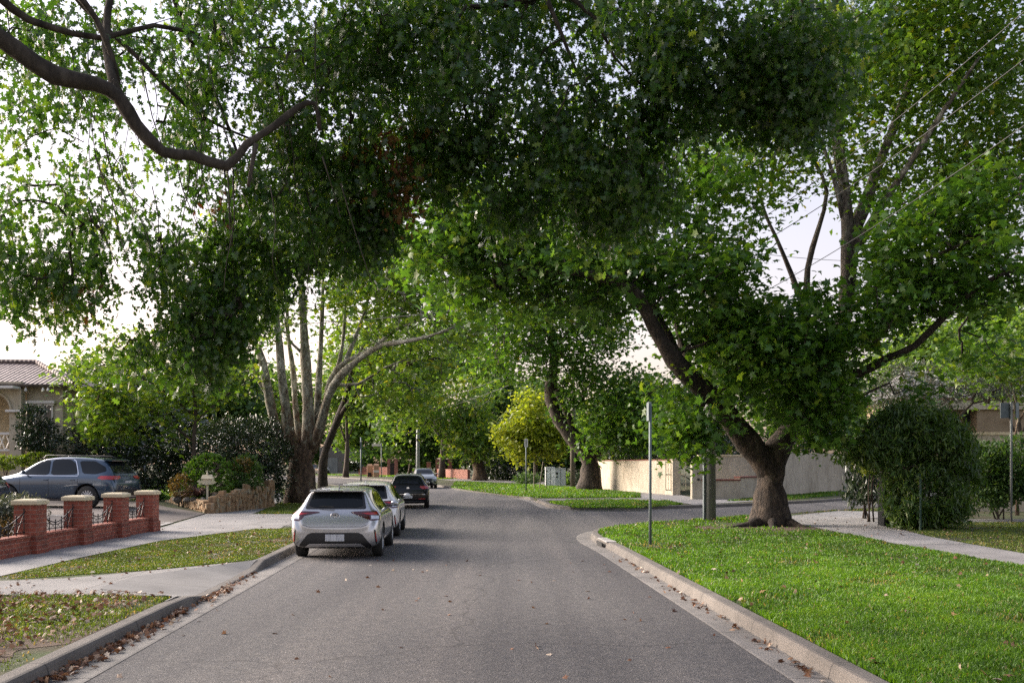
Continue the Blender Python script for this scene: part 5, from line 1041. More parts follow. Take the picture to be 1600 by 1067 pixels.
for x in (hx(41) - ox, hx(68) - ox, hx(76) - ox):
    b = MB(); b.lathe([(.001, -.07), (.06, -.05), (.07, 0), (.03, .05), (.02, .1)], (x, -.05, ze - .22), 8); b.build('eave_light', M['trim'], ho)

# ------------------------------------------------------------------ right house, walls
RD = 70.0; rx = lambda px, D=RD: (px - CX) / F * D
rh = thing('house', 'ochre rendered house with grey roof and red fascia behind the shrubs at the right edge', 'house', (rx(1500), RD, VZ)); ox, oy, oz = rh.location
b = MB(); b.box((rx(1560) - ox, 4, (hz(625, RD) - oz) / 2), (rx(1710) - rx(1410), 6, hz(625, RD) - oz)); b.build('wall', M['tan'], rh)
b = MB(); b.box((rx(1580) - ox, .6, (hz(626, RD) - oz) / 2), (rx(1660) - rx(1549), 1.6, hz(626, RD) - oz - .1)); b.build('front_wall', M['tan'], rh)
b = MB(); b.box((rx(1530) - ox, .3, hz(632, RD) - oz), (rx(1660) - rx(1412), 1.5, .70)); b.build('porch_beam', M['stucco'], rh)
b = MB(); b.box((rx(1530) - ox, .9, hz(650, RD) - oz), (1.3, .1, .7)); b.build('window', M['glass_house'], rh)
b = MB(); b.box((rx(1556) - ox, -.45, hz(623.5, RD) - oz), (rx(1720) - rx(1392), .12, .20)); b.build('fascia', plain('red fascia', (.22, .03, .02), .5), rh)
b = MB(); z0 = hz(622, RD) - oz; z1 = z0 + 2.2; x0, x1 = rx(1388) - ox, rx(1724) - ox
b.add([(x0, -.55, z0), (x1, -.55, z0), (x1, 8, z0), (x0, 8, z0), (x0 + 2.6, 3.5, z1), (x1 - 2.6, 3.5, z1)], [(0, 1, 5, 4), (1, 2, 5), (2, 3, 4, 5), (3, 0, 4), (3, 2, 1, 0)])
b.build('roof', noisy('grey tiled roof', [(.3, (.13, .12, .12)), (.7, (.24, .225, .225))], 6, .6, .5, 6, (1, 5, 5)), rh)
b = MB(); b.box((rx(1476) - ox, -.2, hz(648, RD) - oz), (.22, .22, .9)); b.build('downpipe', M['trim'], rh)
# low cream front wall on the right
def wall_run(name, label, pts, z0, h, th, mat, coping=None, cap_h=0.07, cap_over=0.04, cat='wall', sink=0.2, steps=None, group=None):
    t = thing(name, label, cat, (pts[0][0], pts[0][1], z0), 0, group); o0 = Vector((pts[0][0], pts[0][1])); mb = MB(); mc = MB()
    for i in range(len(pts) - 1):
        a = Vector(pts[i]) - o0; c = Vector(pts[i + 1]) - o0; d = c - a; L_ = d.length; an = math.atan2(d.y, d.x); m_ = (a + c) / 2
        hh = h if not isinstance(h, (list, tuple)) else h[i]
        mb.box((m_.x, m_.y, hh / 2 - sink / 2), (L_ + th * .5, th - 0.001 * i, hh + sink), an)
        if coping: mc.box((m_.x, m_.y, hh + cap_h / 2 + .002), (L_ + th * .5 + cap_over, th + cap_over * 2 - 0.001 * i, cap_h), an)
    mb.build('wall_body', M[mat], t)
    if coping: mc.build('coping', M[coping], t, bevel=0.01)
    return t
wall_run('rendered_wall', 'long low cream rendered wall behind the leafy bush at the right edge', [((1513 - CX) / F * 37, 37), ((1760 - CX) / F * 37, 36)], VZ, hz(680, 37) - VZ, .24, 'render', 'cap', .1)
g1 = G(938, 764); g2 = G(1052, 773)
wall_run('rendered_wall', 'cream rendered corner wall with red tile coping left of the iron gate', [G(930, 763.2), g1, g2], VZ, 1.95, .25, 'render', 'coping_red', .06)
gp = G(1060, 773.5)
t = thing('gate_post', 'cream gate post at the left of the iron gate', 'post', (gp[0] - .12, gp[1] + .2, VZ)); b = MB(); b.box((0, 0, .98), (.42, .5, 1.96)); b.build('shaft', M['render'], t, bevel=.01); b = MB(); b.box((0, 0, 2.0), (.5, .58, .07)); b.build('cap', M['render'], t, bevel=.01)
gp2 = G(1090, 780)
gt = thing('iron_gate', 'cream painted vertical-bar iron gate set in the corner wall', 'gate', ((gp[0] + gp2[0]) / 2 - .02, gp[1] + .4, VZ)); gw = 0.56
b = MB()
for z in (.28, 1.15, 1.86): b.box((0, 0, z), (gw * 2, .05, .06))
for x in (-gw, gw): b.box((x, 0, 1.07), (.05, .05, 1.64))
b.build('gate_frame', M['cream_paint'], gt)
b = MB()
for k in range(1, 8): b.tube([(-gw + 2 * gw * k / 8, 0, .28), (-gw + 2 * gw * k / 8, 0, 1.86)], .016, 5)
b.build('bars', M['cream_paint'], gt)
t = thing('gate_post', 'cream gate post with two dark letter slots right of the iron gate', 'post', (gp2[0], gp2[1] + .3, VZ)); b = MB(); b.box((0, 0, .92), (.52, .5, 1.86)); b.build('shaft', M['render'], t, bevel=.01)
for z in (.98, 1.28, 1.72):
    b = MB(); b.box((0.05, -.256, z), (.12, .02, .10)); b.build('letter_slot', M['dark'], t)
a1 = (gp2[0] + .3, gp2[1] + 1.0)
wall_run('garden_wall', 'low stepped cream wall with red coping right of the gate', [(gp2[0] + .26, gp2[1] + .2), G(1153, 779.5), G(1215, 776)], VZ, [0.92, 1.05], .28, 'render', 'coping_red', .08, .05)
wall_run('rendered_wall', 'tall cream rendered wall set back behind the low stepped wall', [(gp2[0] + .5, gp2[1] + 2.4), (gp2[0] + 3.6, gp2[1] + 3.0)], VZ, 2.15, .25, 'render', 'cap', .08)
g3 = G(1150, 776); 
wall_run('rendered_wall', 'tallest plain cream wall running right behind the big plane trunk', [(gp2[0] + 3.8, gp2[1] + 2.9), G(1318, 765.8), G(1350, 763.5)], VZ, 2.4, .25, 'render', None)
# ------------------------------------------------------------------ poles, signs, wires
def pole(name, label, px, D, z1, r0, r1, mat, cat='pole', z0=VZ, n=12):
    x = (px - CX) / F * D; t = thing(name, label, cat, (x, D, z0)); b = MB(); b.tube([(0, 0, -.1), (0, 0, (z1 - z0) / 2), (0, 0, z1 - z0)], [r0, (r0 + r1) / 2, r1], n); b.build('shaft', M[mat], t, True); return t
up = pole('power_pole', 'thick grey power pole left of the massive plane trunk', 1110, 31, 9.2, .175, .13, 'pole_grey')
b = MB(); b.tube([(-.2, -.05, 0), (-.2, -.05, 2.6)], .05, 6); b.build('cable_guard', M['galv'], up)
b = MB(); b.box((0, -.16, 8.7), (1.9, .09, .11)); b.build('crossarm', M['timber'], up)
up2 = pole('power_pole', 'timber power pole with crossarms silhouetted above the golden tree', 895, 76, 10.6, .20, .15, 'timber')
for z in (10.1, 9.3):
    b = MB(); b.box((-.45, -.22, z), (2.2, .11, .13)); b.build('crossarm', M['timber'], up2)
for x in (-1.4, -.8, .4):
    b = MB(); b.lathe([(.05, 0), (.06, .1), (.03, .14), (.05, .2), (.001, .22)], (x, -.22, 10.17), 8); b.build('insulator', M['dark'], up2)
lp_ = pole('light_pole', 'pale tapered metal pole standing behind the oncoming grey car', 653, 108, 8.0, .22, .15, 'pale_metal')
b = MB(); b.tube([(0, 0, 4.2), (0, 0, 4.45)], .215, 12); b.build('band', M['dark'], lp_)
b = MB(); b.box((-.02, -.20, 3.1), (.10, .02, .16)); b.build('tag_plate', M['clear'], lp_)
def wire(label, a, b2, sag, r_=.009):
    mb = MB(); a = Vector(a); b2 = Vector(b2); n = 24
    mb.tube([a + (b2 - a) * (k / n) - Vector((0, 0, sag * 4 * (k / n) * (1 - k / n))) for k in range(n + 1)], r_, 5)
    o = mb.build('power_line', M['wire'], None, True); tag(o, label, 'cable', 'overhead cables'); return o
px31 = (1110 - CX) / F * 31
wire('overhead cable crossing the upper right, lowest of the sloping three', P(1110, 498, 31), P(1680, 140, 16), .25)
wire('overhead cable crossing the upper right, middle of the sloping three', P(1110, 424, 31), P(1700, 15, 18), .3, .010)
wire('overhead cable crossing the upper right, highest of the sloping three', (px31 + .7, 31, 8.95), P(1700, -70, 18), .3, .010)
wire('nearly level overhead cable in the sky gap left of the tall stem', P(1110, 385, 31.2), P(1390, 408, 40), .15)
wire('long overhead cable crossing the street between the two rows of planes', P(1110, 420, 31), P(300, 510, 44), .5, .014)
wire('distant overhead cable running to the timber pole', (up2.location.x - 1.2, 76, 10.3), P(600, 640, 120), .8, .02)
wire('distant overhead cable below its twin near the timber pole', (up2.location.x - 1.2, 76, 9.5), P(600, 655, 120), .8, .02)
sp_ = pole('sign_post', 'slim galvanised sign post seen edge-on on the right corner verge', 1016, 21.6, hz(628, 21.6), .032, .03, 'galv', 'sign', n=8)
b = MB(); b.box((-.05, -.012, hz(643, 21.6) - VZ), (.016, .34, .40)); b.build('sign_plate', M['galv'], sp_)
s2 = pole('sign_post', 'sign post with small tag on the long bright verge in front of the golden tree', 822, 62.5, hz(685, 62.5), .04, .038, 'galv', 'sign', n=8)
b = MB(); b.box((0, -.05, hz(692, 62.5) - VZ), (.22, .02, .5)); b.build('sign_plate', M['trim'], s2); b = MB(); b.box((0, -.064, hz(692, 62.5) - VZ), (.05, .006, .4)); b.build('marking', M['dark'], s2)
s3 = pole('sign_post', 'tall grey sign post seen above the silver car roof', 564, 70, hz(683, 70), .055, .05, 'galv', 'sign', n=8); s3.location.x = (564 - CX) / F * 70; s3.location.z = VZ
b = MB(); b.box((.0, -.07, hz(696, 70) - VZ), (.12, .02, .5)); b.build('sign_plate', M['galv'], s3)
sn = pole('street_name_sign', 'street name sign with a pale blade on the far verge', 596, 128, hz(692, 128), .06, .06, 'galv', 'sign', n=8)
b = MB(); b.box((-.62, 0, hz(695, 128) - VZ), (1.25, .05, .30)); b.build('name_blade', M['trim'], sn)
s4 = pole('sign_post', 'grey square sign on a post at the right edge above the bushes', 1580, 30, hz(628, 30), .035, .035, 'pole_grey', 'sign', n=8)
b = MB(); b.box((-.12, .05, hz(641, 30) - VZ), (.36, .02, .46)); b.build('sign_plate', M['galv'], s4); b = MB(); b.box((.2, .04, hz(641, 30) - VZ), (.2, .02, .46), R(40)); b.build('sign_plate', M['galv'], s4)
# utility cabinets
for i, (px0, px1, D, zt_, lab) in enumerate([(852, 866.5, 77, 730, 'left, slightly taller white utility cabinet'), (867, 884, 76.5, 732, 'right, wider white utility cabinet with two dark vents')]):
    x0, x1 = (px0 - CX) / F * D, (px1 - CX) / F * D; hh = hz(zt_, D) - VZ
    t = thing('utility_cabinet', lab, 'cabinet', ((x0 + x1) / 2, D, VZ), R(-4) if i else R(3), 'white utility cabinets on the right verge')
    b = MB(); b.box((0, 0, hh / 2), (x1 - x0, .5, hh)); b.build('body', M['white_box'], t, bevel=.02); b = MB(); b.box((0, 0, hh + .015), (x1 - x0 + .06, .56, .035)); b.build('lid', M['white_box'], t, bevel=.008)
    for (dx, dz, s) in ([(-.25, .28, .07)] if i == 0 else [(-.25, .36, .15), (-.25, .62, .10)]):
        b = MB(); b.box((dx, -.262, hh - dz), (s, .02, s * 1.2)); b.build('vent', M['dark'], t)
    b = MB(); b.box((.02, -.262, hh / 2), (.012, .015, hh * .9)); b.build('door_seam', M['dark'], t)
# tree stakes
for i, (dx, dy, lean, lab) in enumerate([(-.35, 0, .02, 'left timber stake of the sapling in front of the golden tree'), (.02, .15, .28, 'leaning middle timber stake of the sapling'), (.5, 0, .0, 'right timber stake of the sapling nearest the cabinets')]):
    x = (842 - CX) / F * 70 + dx; b = MB(); b.tube([(0, 0, -.1), (lean, 0, 1.9 if i < 2 else 1.45)], .035, 6); o = b.build('tree_stake', M['timber'], None); o.location = (x, 70 + dy, VZ); tag(o, lab, 'stake', 'timber stakes of the sapling')
# black pier under the weeping shrub
t = thing('gate_pier', 'black painted gate pier half hidden under the weeping shrub', 'post', ((1388 - CX) / F * 28.2, 28.2, VZ)); b = MB(); b.box((0, 0, .75), (.42, .5, 1.5)); b.build('shaft', plain('black masonry paint', (.008, .009, .010), .8, 0, 0, .2), t, bevel=.01); b = MB(); b.box((0, 0, 1.53), (.48, .56, .06)); b.build('cap', M['dark'], t)
x = (1438 - CX) / F * 26.2; b = MB(); b.tube([(0, 0, -.05), (0, 0, 1.5)], .03, 6); o = b.build('stake', plain('dark green stake', (.015, .05, .03), .6), None); o.location = (x, 26.2, VZ); tag(o, 'dark green steel stake at the foot of the weeping shrub', 'stake')
# far brick fence, gate posts, garage wall, tan boxes, path behind the bend
wall_run('far_brick_wall', 'low red brick wall on the far side of the bend left of the dark gate', [((562 - CX) / F * 150, 150), ((607 - CX) / F * 146, 146)], VZ, 1.25, .3, 'brick_far')
wall_run('far_brick_wall', 'low orange brick fence left of the leaning distant plane', [((684 - CX) / F * 124, 124), ((732 - CX) / F * 112, 112)], VZ, 1.1, .3, 'brick_far')
for px, D, h_, lab in [(608, 146, 2.4, 'left red post of the dark far gate'), (619, 145, 2.4, 'right red post of the dark far gate'), (670, 126, 1.9, 'short brick pier behind the oncoming grey car'), (684, 124, 2.2, 'pale-framed pier left of the far garden arch'), (703, 120, 2.2, 'stone pier right of the far garden arch')]:
    t = thing('far_brick_pier', lab, 'pier', ((px - CX) / F * D, D, VZ)); b = MB(); b.box((0, 0, h_ / 2), (.5, .5, h_)); b.build('shaft', M['brick_far'], t); b = MB(); b.box((0, 0, h_ + .05), (.6, .6, .1)); b.build('cap', M['tan'], t)
t = thing('arch_beam', 'timber beam spanning the far garden arch', 'beam', ((693 - CX) / F * 122, 122, VZ + 2.31)); b = MB(); b.box((0, 0, .08), (2.3, .3, .14), R(-50)); b.build('beam', M['timber'], t)
t = thing('far_gate', 'dark gate between two red posts across the bend', 'gate', ((613.5 - CX) / F * 146, 145.6, VZ)); b = MB(); b.box((0, 0, 1.0), (.62, .06, 1.9)); b.build('panel', M['dark'], t); b = MB(); b.box((0, -.05, 1.9), (.66, .08, .08)); b.build('rail', M['timber'], t)
t = thing('garage', 'plain grey-brown garage wall with roller door at the far end of the road', 'garage', ((535 - CX) / F * 185, 185, VZ)); b = MB(); b.box((0, 2, 2.4), (8.5, 4, 4.8)); b.build('wall', noisy('grey brown render', [(.3, (.10, .09, .08)), (.7, (.16, .15, .13))], 1), t); b = MB(); b.box((-2.4, -.03, 1.4), (3, .05, 2.8)); b.build('roller_door', M['pole_grey'], t)
for i, (px, D, h_, lab) in enumerate([(578, 131, 1.5, 'left tan cardboard box with dark lower panel beside the street name sign'), (588, 130, 1.55, 'right tan cardboard box with a pale band beside the street name sign')]):
    t = thing('cardboard_box', lab, 'box', ((px - CX) / F * D, D, VZ), R(6), 'tan boxes on the far verge'); b = MB(); b.box((0, 0, h_ / 2), (.74, .7, h_)); b.build('carton', M['card'], t, bevel=.05)
    b = MB(); b.box((0, -.36, .34 if i == 0 else .75), (.5 if i == 0 else .72, .03, .5 if i == 0 else .28)); b.build('panel', M['dark'] if i == 0 else M['trim'], t)
    b = MB(); b.add([(-.35, -.34, h_), (.35, -.34, h_), (.3, -.12, h_ + .22), (-.3, -.12, h_ + .22), (-.35, .34, h_), (.35, .34, h_), (.3, .12, h_ + .2), (-.3, .12, h_ + .2)], [(0, 1, 2, 3), (4, 5, 6, 7)]); b.build('flaps', M['card'], t)

# ------------------------------------------------------------------ cars
def patch(name, bvh, outline, view, mat, parent, off=0.004, maxlen=0.10, smooth_outline=0, sub=True):
    """a lens, pane or trim piece: outline laid on the body seen from one side, following its curve"""
    pts = [Vector((a, c, 0)) for a, c in outline]
    for _ in range(smooth_outline):
        q = []
        for i, p in enumerate(pts): n = pts[(i + 1) % len(pts)]; q += [p * .88 + n * .12, p * .12 + n * .88]
        pts = q
    bm = bmesh.new(); bm.faces.new([bm.verts.new(p) for p in pts]); bmesh.ops.triangulate(bm, faces=bm.faces[:])
    for _ in range(5):
        e = [x for x in bm.edges if x.calc_length() > maxlen]
        if not e: break
        bmesh.ops.subdivide_edges(bm, edges=e, cuts=1); bmesh.ops.triangulate(bm, faces=[f for f in bm.faces if len(f.verts) > 3])
    D_ = {'back': Vector((0, 1, 0)), 'front': Vector((0, -1, 0)), 'right': Vector((-1, 0, 0)), 'left': Vector((1, 0, 0)), 'top': Vector((0, 0, -1))}[view]
    for v in bm.verts:
        a, c = v.co.x, v.co.y
        o = {'back': Vector((a, -6, c)), 'front': Vector((a, 6, c)), 'right': Vector((6, a, c)), 'left': Vector((-6, a, c)), 'top': Vector((a, c, 5))}[view]
        hit = bvh.ray_cast(o, D_)
        if hit[0] is None:
            tgt = {'back': Vector((a, -1.9, c)), 'front': Vector((a, 1.9, c)), 'right': Vector((.8, a, c)), 'left': Vector((-.8, a, c)), 'top': Vector((a, c, 1))}[view]; hit = bvh.find_nearest(tgt)
        nn = hit[1] if hit[1].dot(D_) < 0 else -hit[1]
        v.co = hit[0] - D_ * off * .6 + nn * off * .6
    bmesh.ops.recalc_face_normals(bm, faces=bm.faces)
    me = bpy.data.meshes.new(name); bm.to_mesh(me); bm.free(); me.materials.append(M[mat])
    me.polygons.foreach_set('use_smooth', [True] * len(me.polygons))
    if sum(p.normal.dot(D_) * p.area for p in me.polygons) > 0: me.flip_normals()
    o = bpy.data.objects.new(name, me); COL.objects.link(o); o.parent = parent; return o
def section(zb, zs, zt_, w, wt):
    h = zs - zb; k = max(0.0, zt_ - zs)
    half = [(0, zb), (w * .78, zb), (w * .955, zb + .10 * h), (w, zb + .42 * h), (w * .992, zs - .14 * h), (w * .965, zs), (w * .90 + (wt - w * .9) * .22, zs + k * .20), (wt + (w * .9 - wt) * .30, zs + k * .62), (wt, zs + k * .90), (wt * .72, zt_ - .012), (0, zt_)]
    return half + [(-x, z) for x, z in reversed(half[1:-1])]
def hull(st, axles, rw, matname, arch=0.07):
    vs = []; fs = []; n = None
    for (y, zb, zs, zt_, w, wt) in st:
        sc = section(zb, zs, zt_, w, wt); n = len(sc); vs += [(x, y, z) for x, z in sc]
    for i in range(len(st) - 1):
        for k in range(n): fs.append((i * n + k, i * n + (k + 1) % n, (i + 1) * n + (k + 1) % n, (i + 1) * n + k))
    for base, y in ((0, st[0][0]), ((len(st) - 1) * n, st[-1][0])):
        # close the ends as rows of quads
        L_ = n // 2
        for k in range(L_):
            a, b2 = base + k, base + k + 1; c, d = base + (n - k - 1) % n, base + (n - k) % n
            f = [a, b2, c, d]; f = list(dict.fromkeys(f))
            if len(f) >= 3: fs.append(tuple(f))
    me = bpy.data.meshes.new('tmp'); me.from_pydata(vs, [], fs); bm = bmesh.new(); bm.from_mesh(me); bmesh.ops.recalc_face_normals(bm, faces=bm.faces); bm.to_mesh(me); bm.free()
    o = bpy.data.objects.new('tmp', me); COL.objects.link(o); s = o.modifiers.new('s', 'SUBSURF'); s.levels = 2; s.render_levels = 2
    cb = MB(); 
    for ya in axles:
        for sx in (-1, 1): cb.lathe([(.001, -.24), (rw + arch, -.24), (rw + arch, .24), (.001, .24)], (sx * .86, ya, rw), 28, 'x')
    c = cb.build('cut', M['gap']); bo = o.modifiers.new('b', 'BOOLEAN'); bo.object = c; bo.operation = 'DIFFERENCE'; bo.solver = 'EXACT'
    dg = bpy.context.evaluated_depsgraph_get(); ev = o.evaluated_get(dg); out = bpy.data.meshes.new_from_object(ev)
    s_only = bpy.data.meshes.new('x'); o.modifiers.remove(bo); bpy.context.view_layer.update(); dg = bpy.context.evaluated_depsgraph_get(); full = bpy.data.meshes.new_from_object(o.evaluated_get(dg))
    b2_ = bmesh.new(); b2_.from_mesh(full); bvh = BVHTree.FromBMesh(b2_); b2_.free()
    bpy.data.objects.remove(o); bpy.data.objects.remove(c)
    out.materials.clear(); out.materials.append(M[matname]); out.materials.append(M['plastic'])
    for p in out.polygons:
        p.use_smooth = True; ct = p.center; p.material_index = 0
        for ya in axles:
            rr_ = math.hypot(ct.y - ya, ct.z - rw)
            if abs(rr_ - (rw + arch)) < .012 and abs(p.normal.x) < .5 and abs(ct.x) < .99: p.material_index = 1; p.use_smooth = False
            if rr_ < rw + arch - .005 and abs(abs(ct.x) - .62) < .02: p.material_index = 1; p.use_smooth = False
        if ct.z < st[len(st) // 2][1] + .03: p.material_index = 1
    return out, bvh
def wheel(parent, x, y, r_, side, rim='rim', spokes=10, w_=.21):
    b = MB(); b.lathe([(r_ * .62, -w_ / 2), (r_ * .93, -w_ / 2), (r_, -w_ / 2 + .03), (r_, w_ / 2 - .03), (r_ * .93, w_ / 2), (r_ * .62, w_ / 2)], (0, 0, 0), 30, 'x'); t = b.build('wheel', M['tyre'], parent, True); t.location = (x, y, r_)
    b = MB(); s = side; b.lathe([(r_ * .66, s * w_ * .42), (r_ * .60, s * w_ * .46), (r_ * .58, s * w_ * .30), (r_ * .56, 0)], (0, 0, 0), 28, 'x'); b.lathe([(.001, s * w_ * .36), (r_ * .16, s * w_ * .36), (r_ * .17, s * w_ * .25), (r_ * .17, 0)], (0, 0, 0), 12, 'x')
    for k in range(spokes):
        a = 2 * math.pi * k / spokes; ca, sa = math.cos(a), math.sin(a); hw = .02
        v = []
        for rr_, xo in ((r_ * .14, .36), (r_ * .60, .42)):
            for q in (-1, 1):
                for xx in (xo, xo - .14): v.append((s * w_ * xx, ca * rr_ - sa * hw * q, sa * rr_ + ca * hw * q))
        b.add(v, [(0, 2, 6, 4), (1, 5, 7, 3), (0, 4, 5, 1), (2, 3, 7, 6), (4, 6, 7, 5), (0, 1, 3, 2)])
    b.build('rim', M[rim], t); b = MB(); b.lathe([(.001, -s * .01), (r_ * .57, -s * .01), (r_ * .57, s * .0)], (0, 0, 0), 20, 'x'); b.build('brake_disc', M['plastic'], t)
HATCH = [(-2.185, .40, .50, .60, .66, .60), (-2.165, .30, .60, .74, .78, .66), (-2.10, .24, .78, .93, .85, .70), (-2.03, .22, .86, 1.00, .875, .68), (-1.96, .21, .90, 1.10, .888, .63), (-1.82, .20, .92, 1.29, .893, .57), (-1.70, .20, .925, 1.375, .895, .56), (-1.45, .19, .925, 1.405, .895, .565), (-.9, .18, .915, 1.435, .895, .585), (-.1, .18, .905, 1.43, .893, .60),
         (.40, .18, .90, 1.375, .893, .60), (.78, .18, .895, 1.20, .893, .62), (1.08, .18, .885, 1.02, .89, .66), (1.5, .18, .83, .93, .885, .66), (1.9, .19, .72, .82, .85, .62), (2.08, .22, .60, .71, .77, .56), (2.16, .28, .50, .58, .68, .50), (2.185, .36, .46, .50, .58, .46)]
def scale_st(st, L_, Ht, W, belt=1.0, zup=0.0):
    l0 = 4.37; return [(y * L_ / l0, zb + zup, zs * (Ht / 1.435) * belt, zt_ * Ht / 1.435, w * W / 1.79, wt * W / 1.79) for y, zb, zs, zt_, w, wt in st]
def side_windows(bvh, root, fr, rr, sc=1.0, zz=1.0, dy=0.0, chrome=False, three=False):
    for v in ('right', 'left'):
        if not three:
            polys = [[(.92, .955), (.38, 1.30), (-.18, 1.345), (-.20, .945)], [(-.28, .945), (-.27, 1.345), (-.85, 1.335), (-1.18, 1.22), (-1.30, 1.02), (-1.16, .96)]]
        else: polys = three
        surround = [(p[0], p[1]) for p in polys[0][:3]] + [(q[0], q[1]) for q in polys[1][1:]] + [polys[0][3]] if not three else None
        for k, q in enumerate(polys):
            q2 = [((a + dy) * sc, c * zz) for a, c in q]
            patch('side_window', bvh, q2, v, 'carglass', root, .006, .09, 1)
    return
def car(name, label, loc, rz, st, axles, rw, pnt, group=None, rim='rim', spokes=10):
    root = thing(name, label, 'car', loc, rz, group); me, bvh = hull(st, axles, rw, pnt); me.name = 'body'
    o = bpy.data.objects.new('body', me); COL.objects.link(o); o.parent = root
    hw = max(s[4] for s in st) - .12
    for ya in axles:
        for s in (-1, 1): wheel(root, s * hw, ya, rw, s, rim, spokes)
    return root, bvh
def mirrors(root, y, z, x, mat):
    for s in (-1, 1):
        b = MB(); b.lathe([(.001, -.11), (.05, -.10), (.075, -.02), (.07, .06), (.04, .1), (.001, .11)], (0, 0, 0), 10, 'x'); b.v = [(vx * .8, vy * .6, vz * .85) for vx, vy, vz in b.v]; o = b.build('side_mirror', M[mat], root, True); o.location = (s * x, y, z)
        b = MB(); b.box((-s * .12, .0, -.05), (.14, .05, .03)); b.build('mirror_arm', M['plastic'], o)
def lines(bvh, root, ys, z0, z1, hand=True, scy=1.0):
    for v in ('right', 'left'):
        for y in ys: patch('door_gap', bvh, [(y - .006, z0), (y + .006, z0), (y + .006, z1), (y - .006, z1)], v, 'gap', root, .002, .12)
    if hand:
        for s in (-1, 1):
            for y in (-.95 * scy, .05 * scy):
                h_ = bvh.ray_cast(Vector((s * 6, y, z1 - .12)), Vector((-s, 0, 0)))
                if h_[0]:
                    b = MB(); b.box((h_[0].x + s * .012, y, z1 - .12), (.03, .17, .03)); b.build('door_handle', M['plastic'] if False else root.children[0].data.materials[0], root, bevel=.008)
def hatch(label, loc, rz, pnt, detail=True, group='silver and white hatchbacks parked along the left kerb'):
    root, bvh = car('parked_car', label, loc, rz, HATCH, (-1.33, 1.31), .325, pnt, group)
    side_windows(bvh, root, 0, 0)
    patch('window_surround', bvh, [(-.60, 1.015), (-.57, .995), (.57, .995), (.60, 1.015), (.525, 1.335), (.48, 1.355), (-.48, 1.355), (-.525, 1.335)], 'back', 'plastic', root, .004, .07)
    rw_ = patch('rear_window', bvh, [(-.545, 1.03), (.545, 1.03), (.475, 1.315), (-.475, 1.315)], 'back', 'carglass', root, .010, .06, 1)
    patch('windscreen', bvh, [(-.66, .97), (.66, .97), (.53, 1.36), (-.53, 1.36)], 'front', 'carglass', root, .006, .09, 1)
    b = MB(); b.tube([(-.03, -2.075, 1.035), (-.16, -2.07, 1.045), (-.32, -2.055, 1.05)], [.018, .013, .006], 5); b.build('rear_wiper', M['plastic'], root)
    # spoiler lip, brake lamp, aerial fin
    b = MB(); b.add([(-.56, -1.66, 1.375), (.56, -1.66, 1.375), (.53, -1.93, 1.362), (-.53, -1.93, 1.362), (-.56, -1.66, 1.335), (.56, -1.66, 1.335), (.53, -1.93, 1.337), (-.53, -1.93, 1.337)], [(0, 1, 2, 3), (7, 6, 5, 4), (3, 2, 6, 7), (0, 3, 7, 4), (1, 5, 6, 2), (0, 4, 5, 1)]); b.build('spoiler', M[pnt], root, False, .008)
    b = MB(); b.box((0, -1.935, 1.35), (.26, .01, .014)); b.build('brake_light', M['darkred'], root)
    b = MB(); b.add([(-.018, -1.50, 1.40), (.018, -1.50, 1.40), (.018, -1.30, 1.40), (-.018, -1.30, 1.40), (0, -1.49, 1.475), (0, -1.42, 1.455)], [(0, 1, 4), (1, 2, 5, 4), (3, 0, 4, 5), (2, 3, 5)]); b.build('aerial', M[pnt], root)
    for s in (-1, 1):
        f = lambda L_: [(s * a, c) for a, c in L_]
        patch('tail_light', bvh, f([(.86, .78), (.86, .915), (.80, .955), (.62, .955), (.34, .945), (.30, .930), (.44, .905), (.60, .872), (.66, .80), (.72, .765)]), 'back', 'darkred', root, .008, .05)
        patch('tail_light_lens', bvh, f([(.85, .80), (.85, .86), (.70, .87), (.71, .80)]), 'back', 'clear', root, .013, .05)
        patch('tail_light_bar', bvh, f([(.85, .88), (.85, .93), (.66, .925), (.52, .915), (.66, .885)]), 'back', 'red', root, .013, .05)
        patch('tail_light_wing', bvh, [(-2.12, .80), (-2.09, .93), (-1.86, .955), (-1.78, .93), (-1.94, .84)], 'right' if s > 0 else 'left', 'darkred', root, .008, .05)
        patch('bumper_vent', bvh, f([(.80, .30), (.825, .30), (.80, .58), (.765, .60)]), 'back', 'plastic', root, .006, .06)
        patch('bumper_reflector', bvh, f([(.805, .36), (.82, .36), (.80, .54), (.787, .55)]), 'back', 'red', root, .010, .06)
    patch('lower_bumper', bvh, [(-.74, .215), (-.70, .30), (-.54, .50), (-.46, .535), (.46, .535), (.54, .50), (.70, .30), (.74, .215)], 'back', 'plastic', root, .008, .07)
    patch('bumper_skirt', bvh, [(-.60, .255), (-.50, .325), (.50, .325), (.60, .255), (.46, .262), (-.46, .262)], 'back', pnt, root, .022, .07)
    patch('tailgate_gap', bvh, [(-.64, .69), (-.52, .645), (.52, .645), (.64, .69), (.64, .70), (.52, .655), (-.52, .655), (-.64, .70)], 'back', 'gap', root, .003, .07)
    b = MB(); b.box((0, -2.196, .435), (.372, .012, .134)); pl_ = b.build('number_plate', M['plate'], root, bevel=.006)
    b = MB(); b.box((0, -2.190, .435), (.40, .012, .16)); b.build('plate_surround', M['plastic'], root)
    b = MB()
    for a, c, zc in ((.088, .060, .86), (.058, .022, .875), (.024, .052, .865)):
        b.tube([(a * math.cos(t_), -2.128 + (zc - .86) * .3, zc + c * math.sin(t_)) for t_ in [2 * math.pi * k / 24 for k in range(25)]], .008, 5, False)
    b.build('badge', M['chrome'], root, True)
    b = MB(); b.lathe([(.001, -.004), (.078, -.004), (.082, .004)], (0, 0, 0), 24, 'x'); b.v = [(y_, x_ - 2.112, z_ * .72 + .862) for x_, y_, z_ in b.v]; b.build('badge_disc', M['plastic'], root)
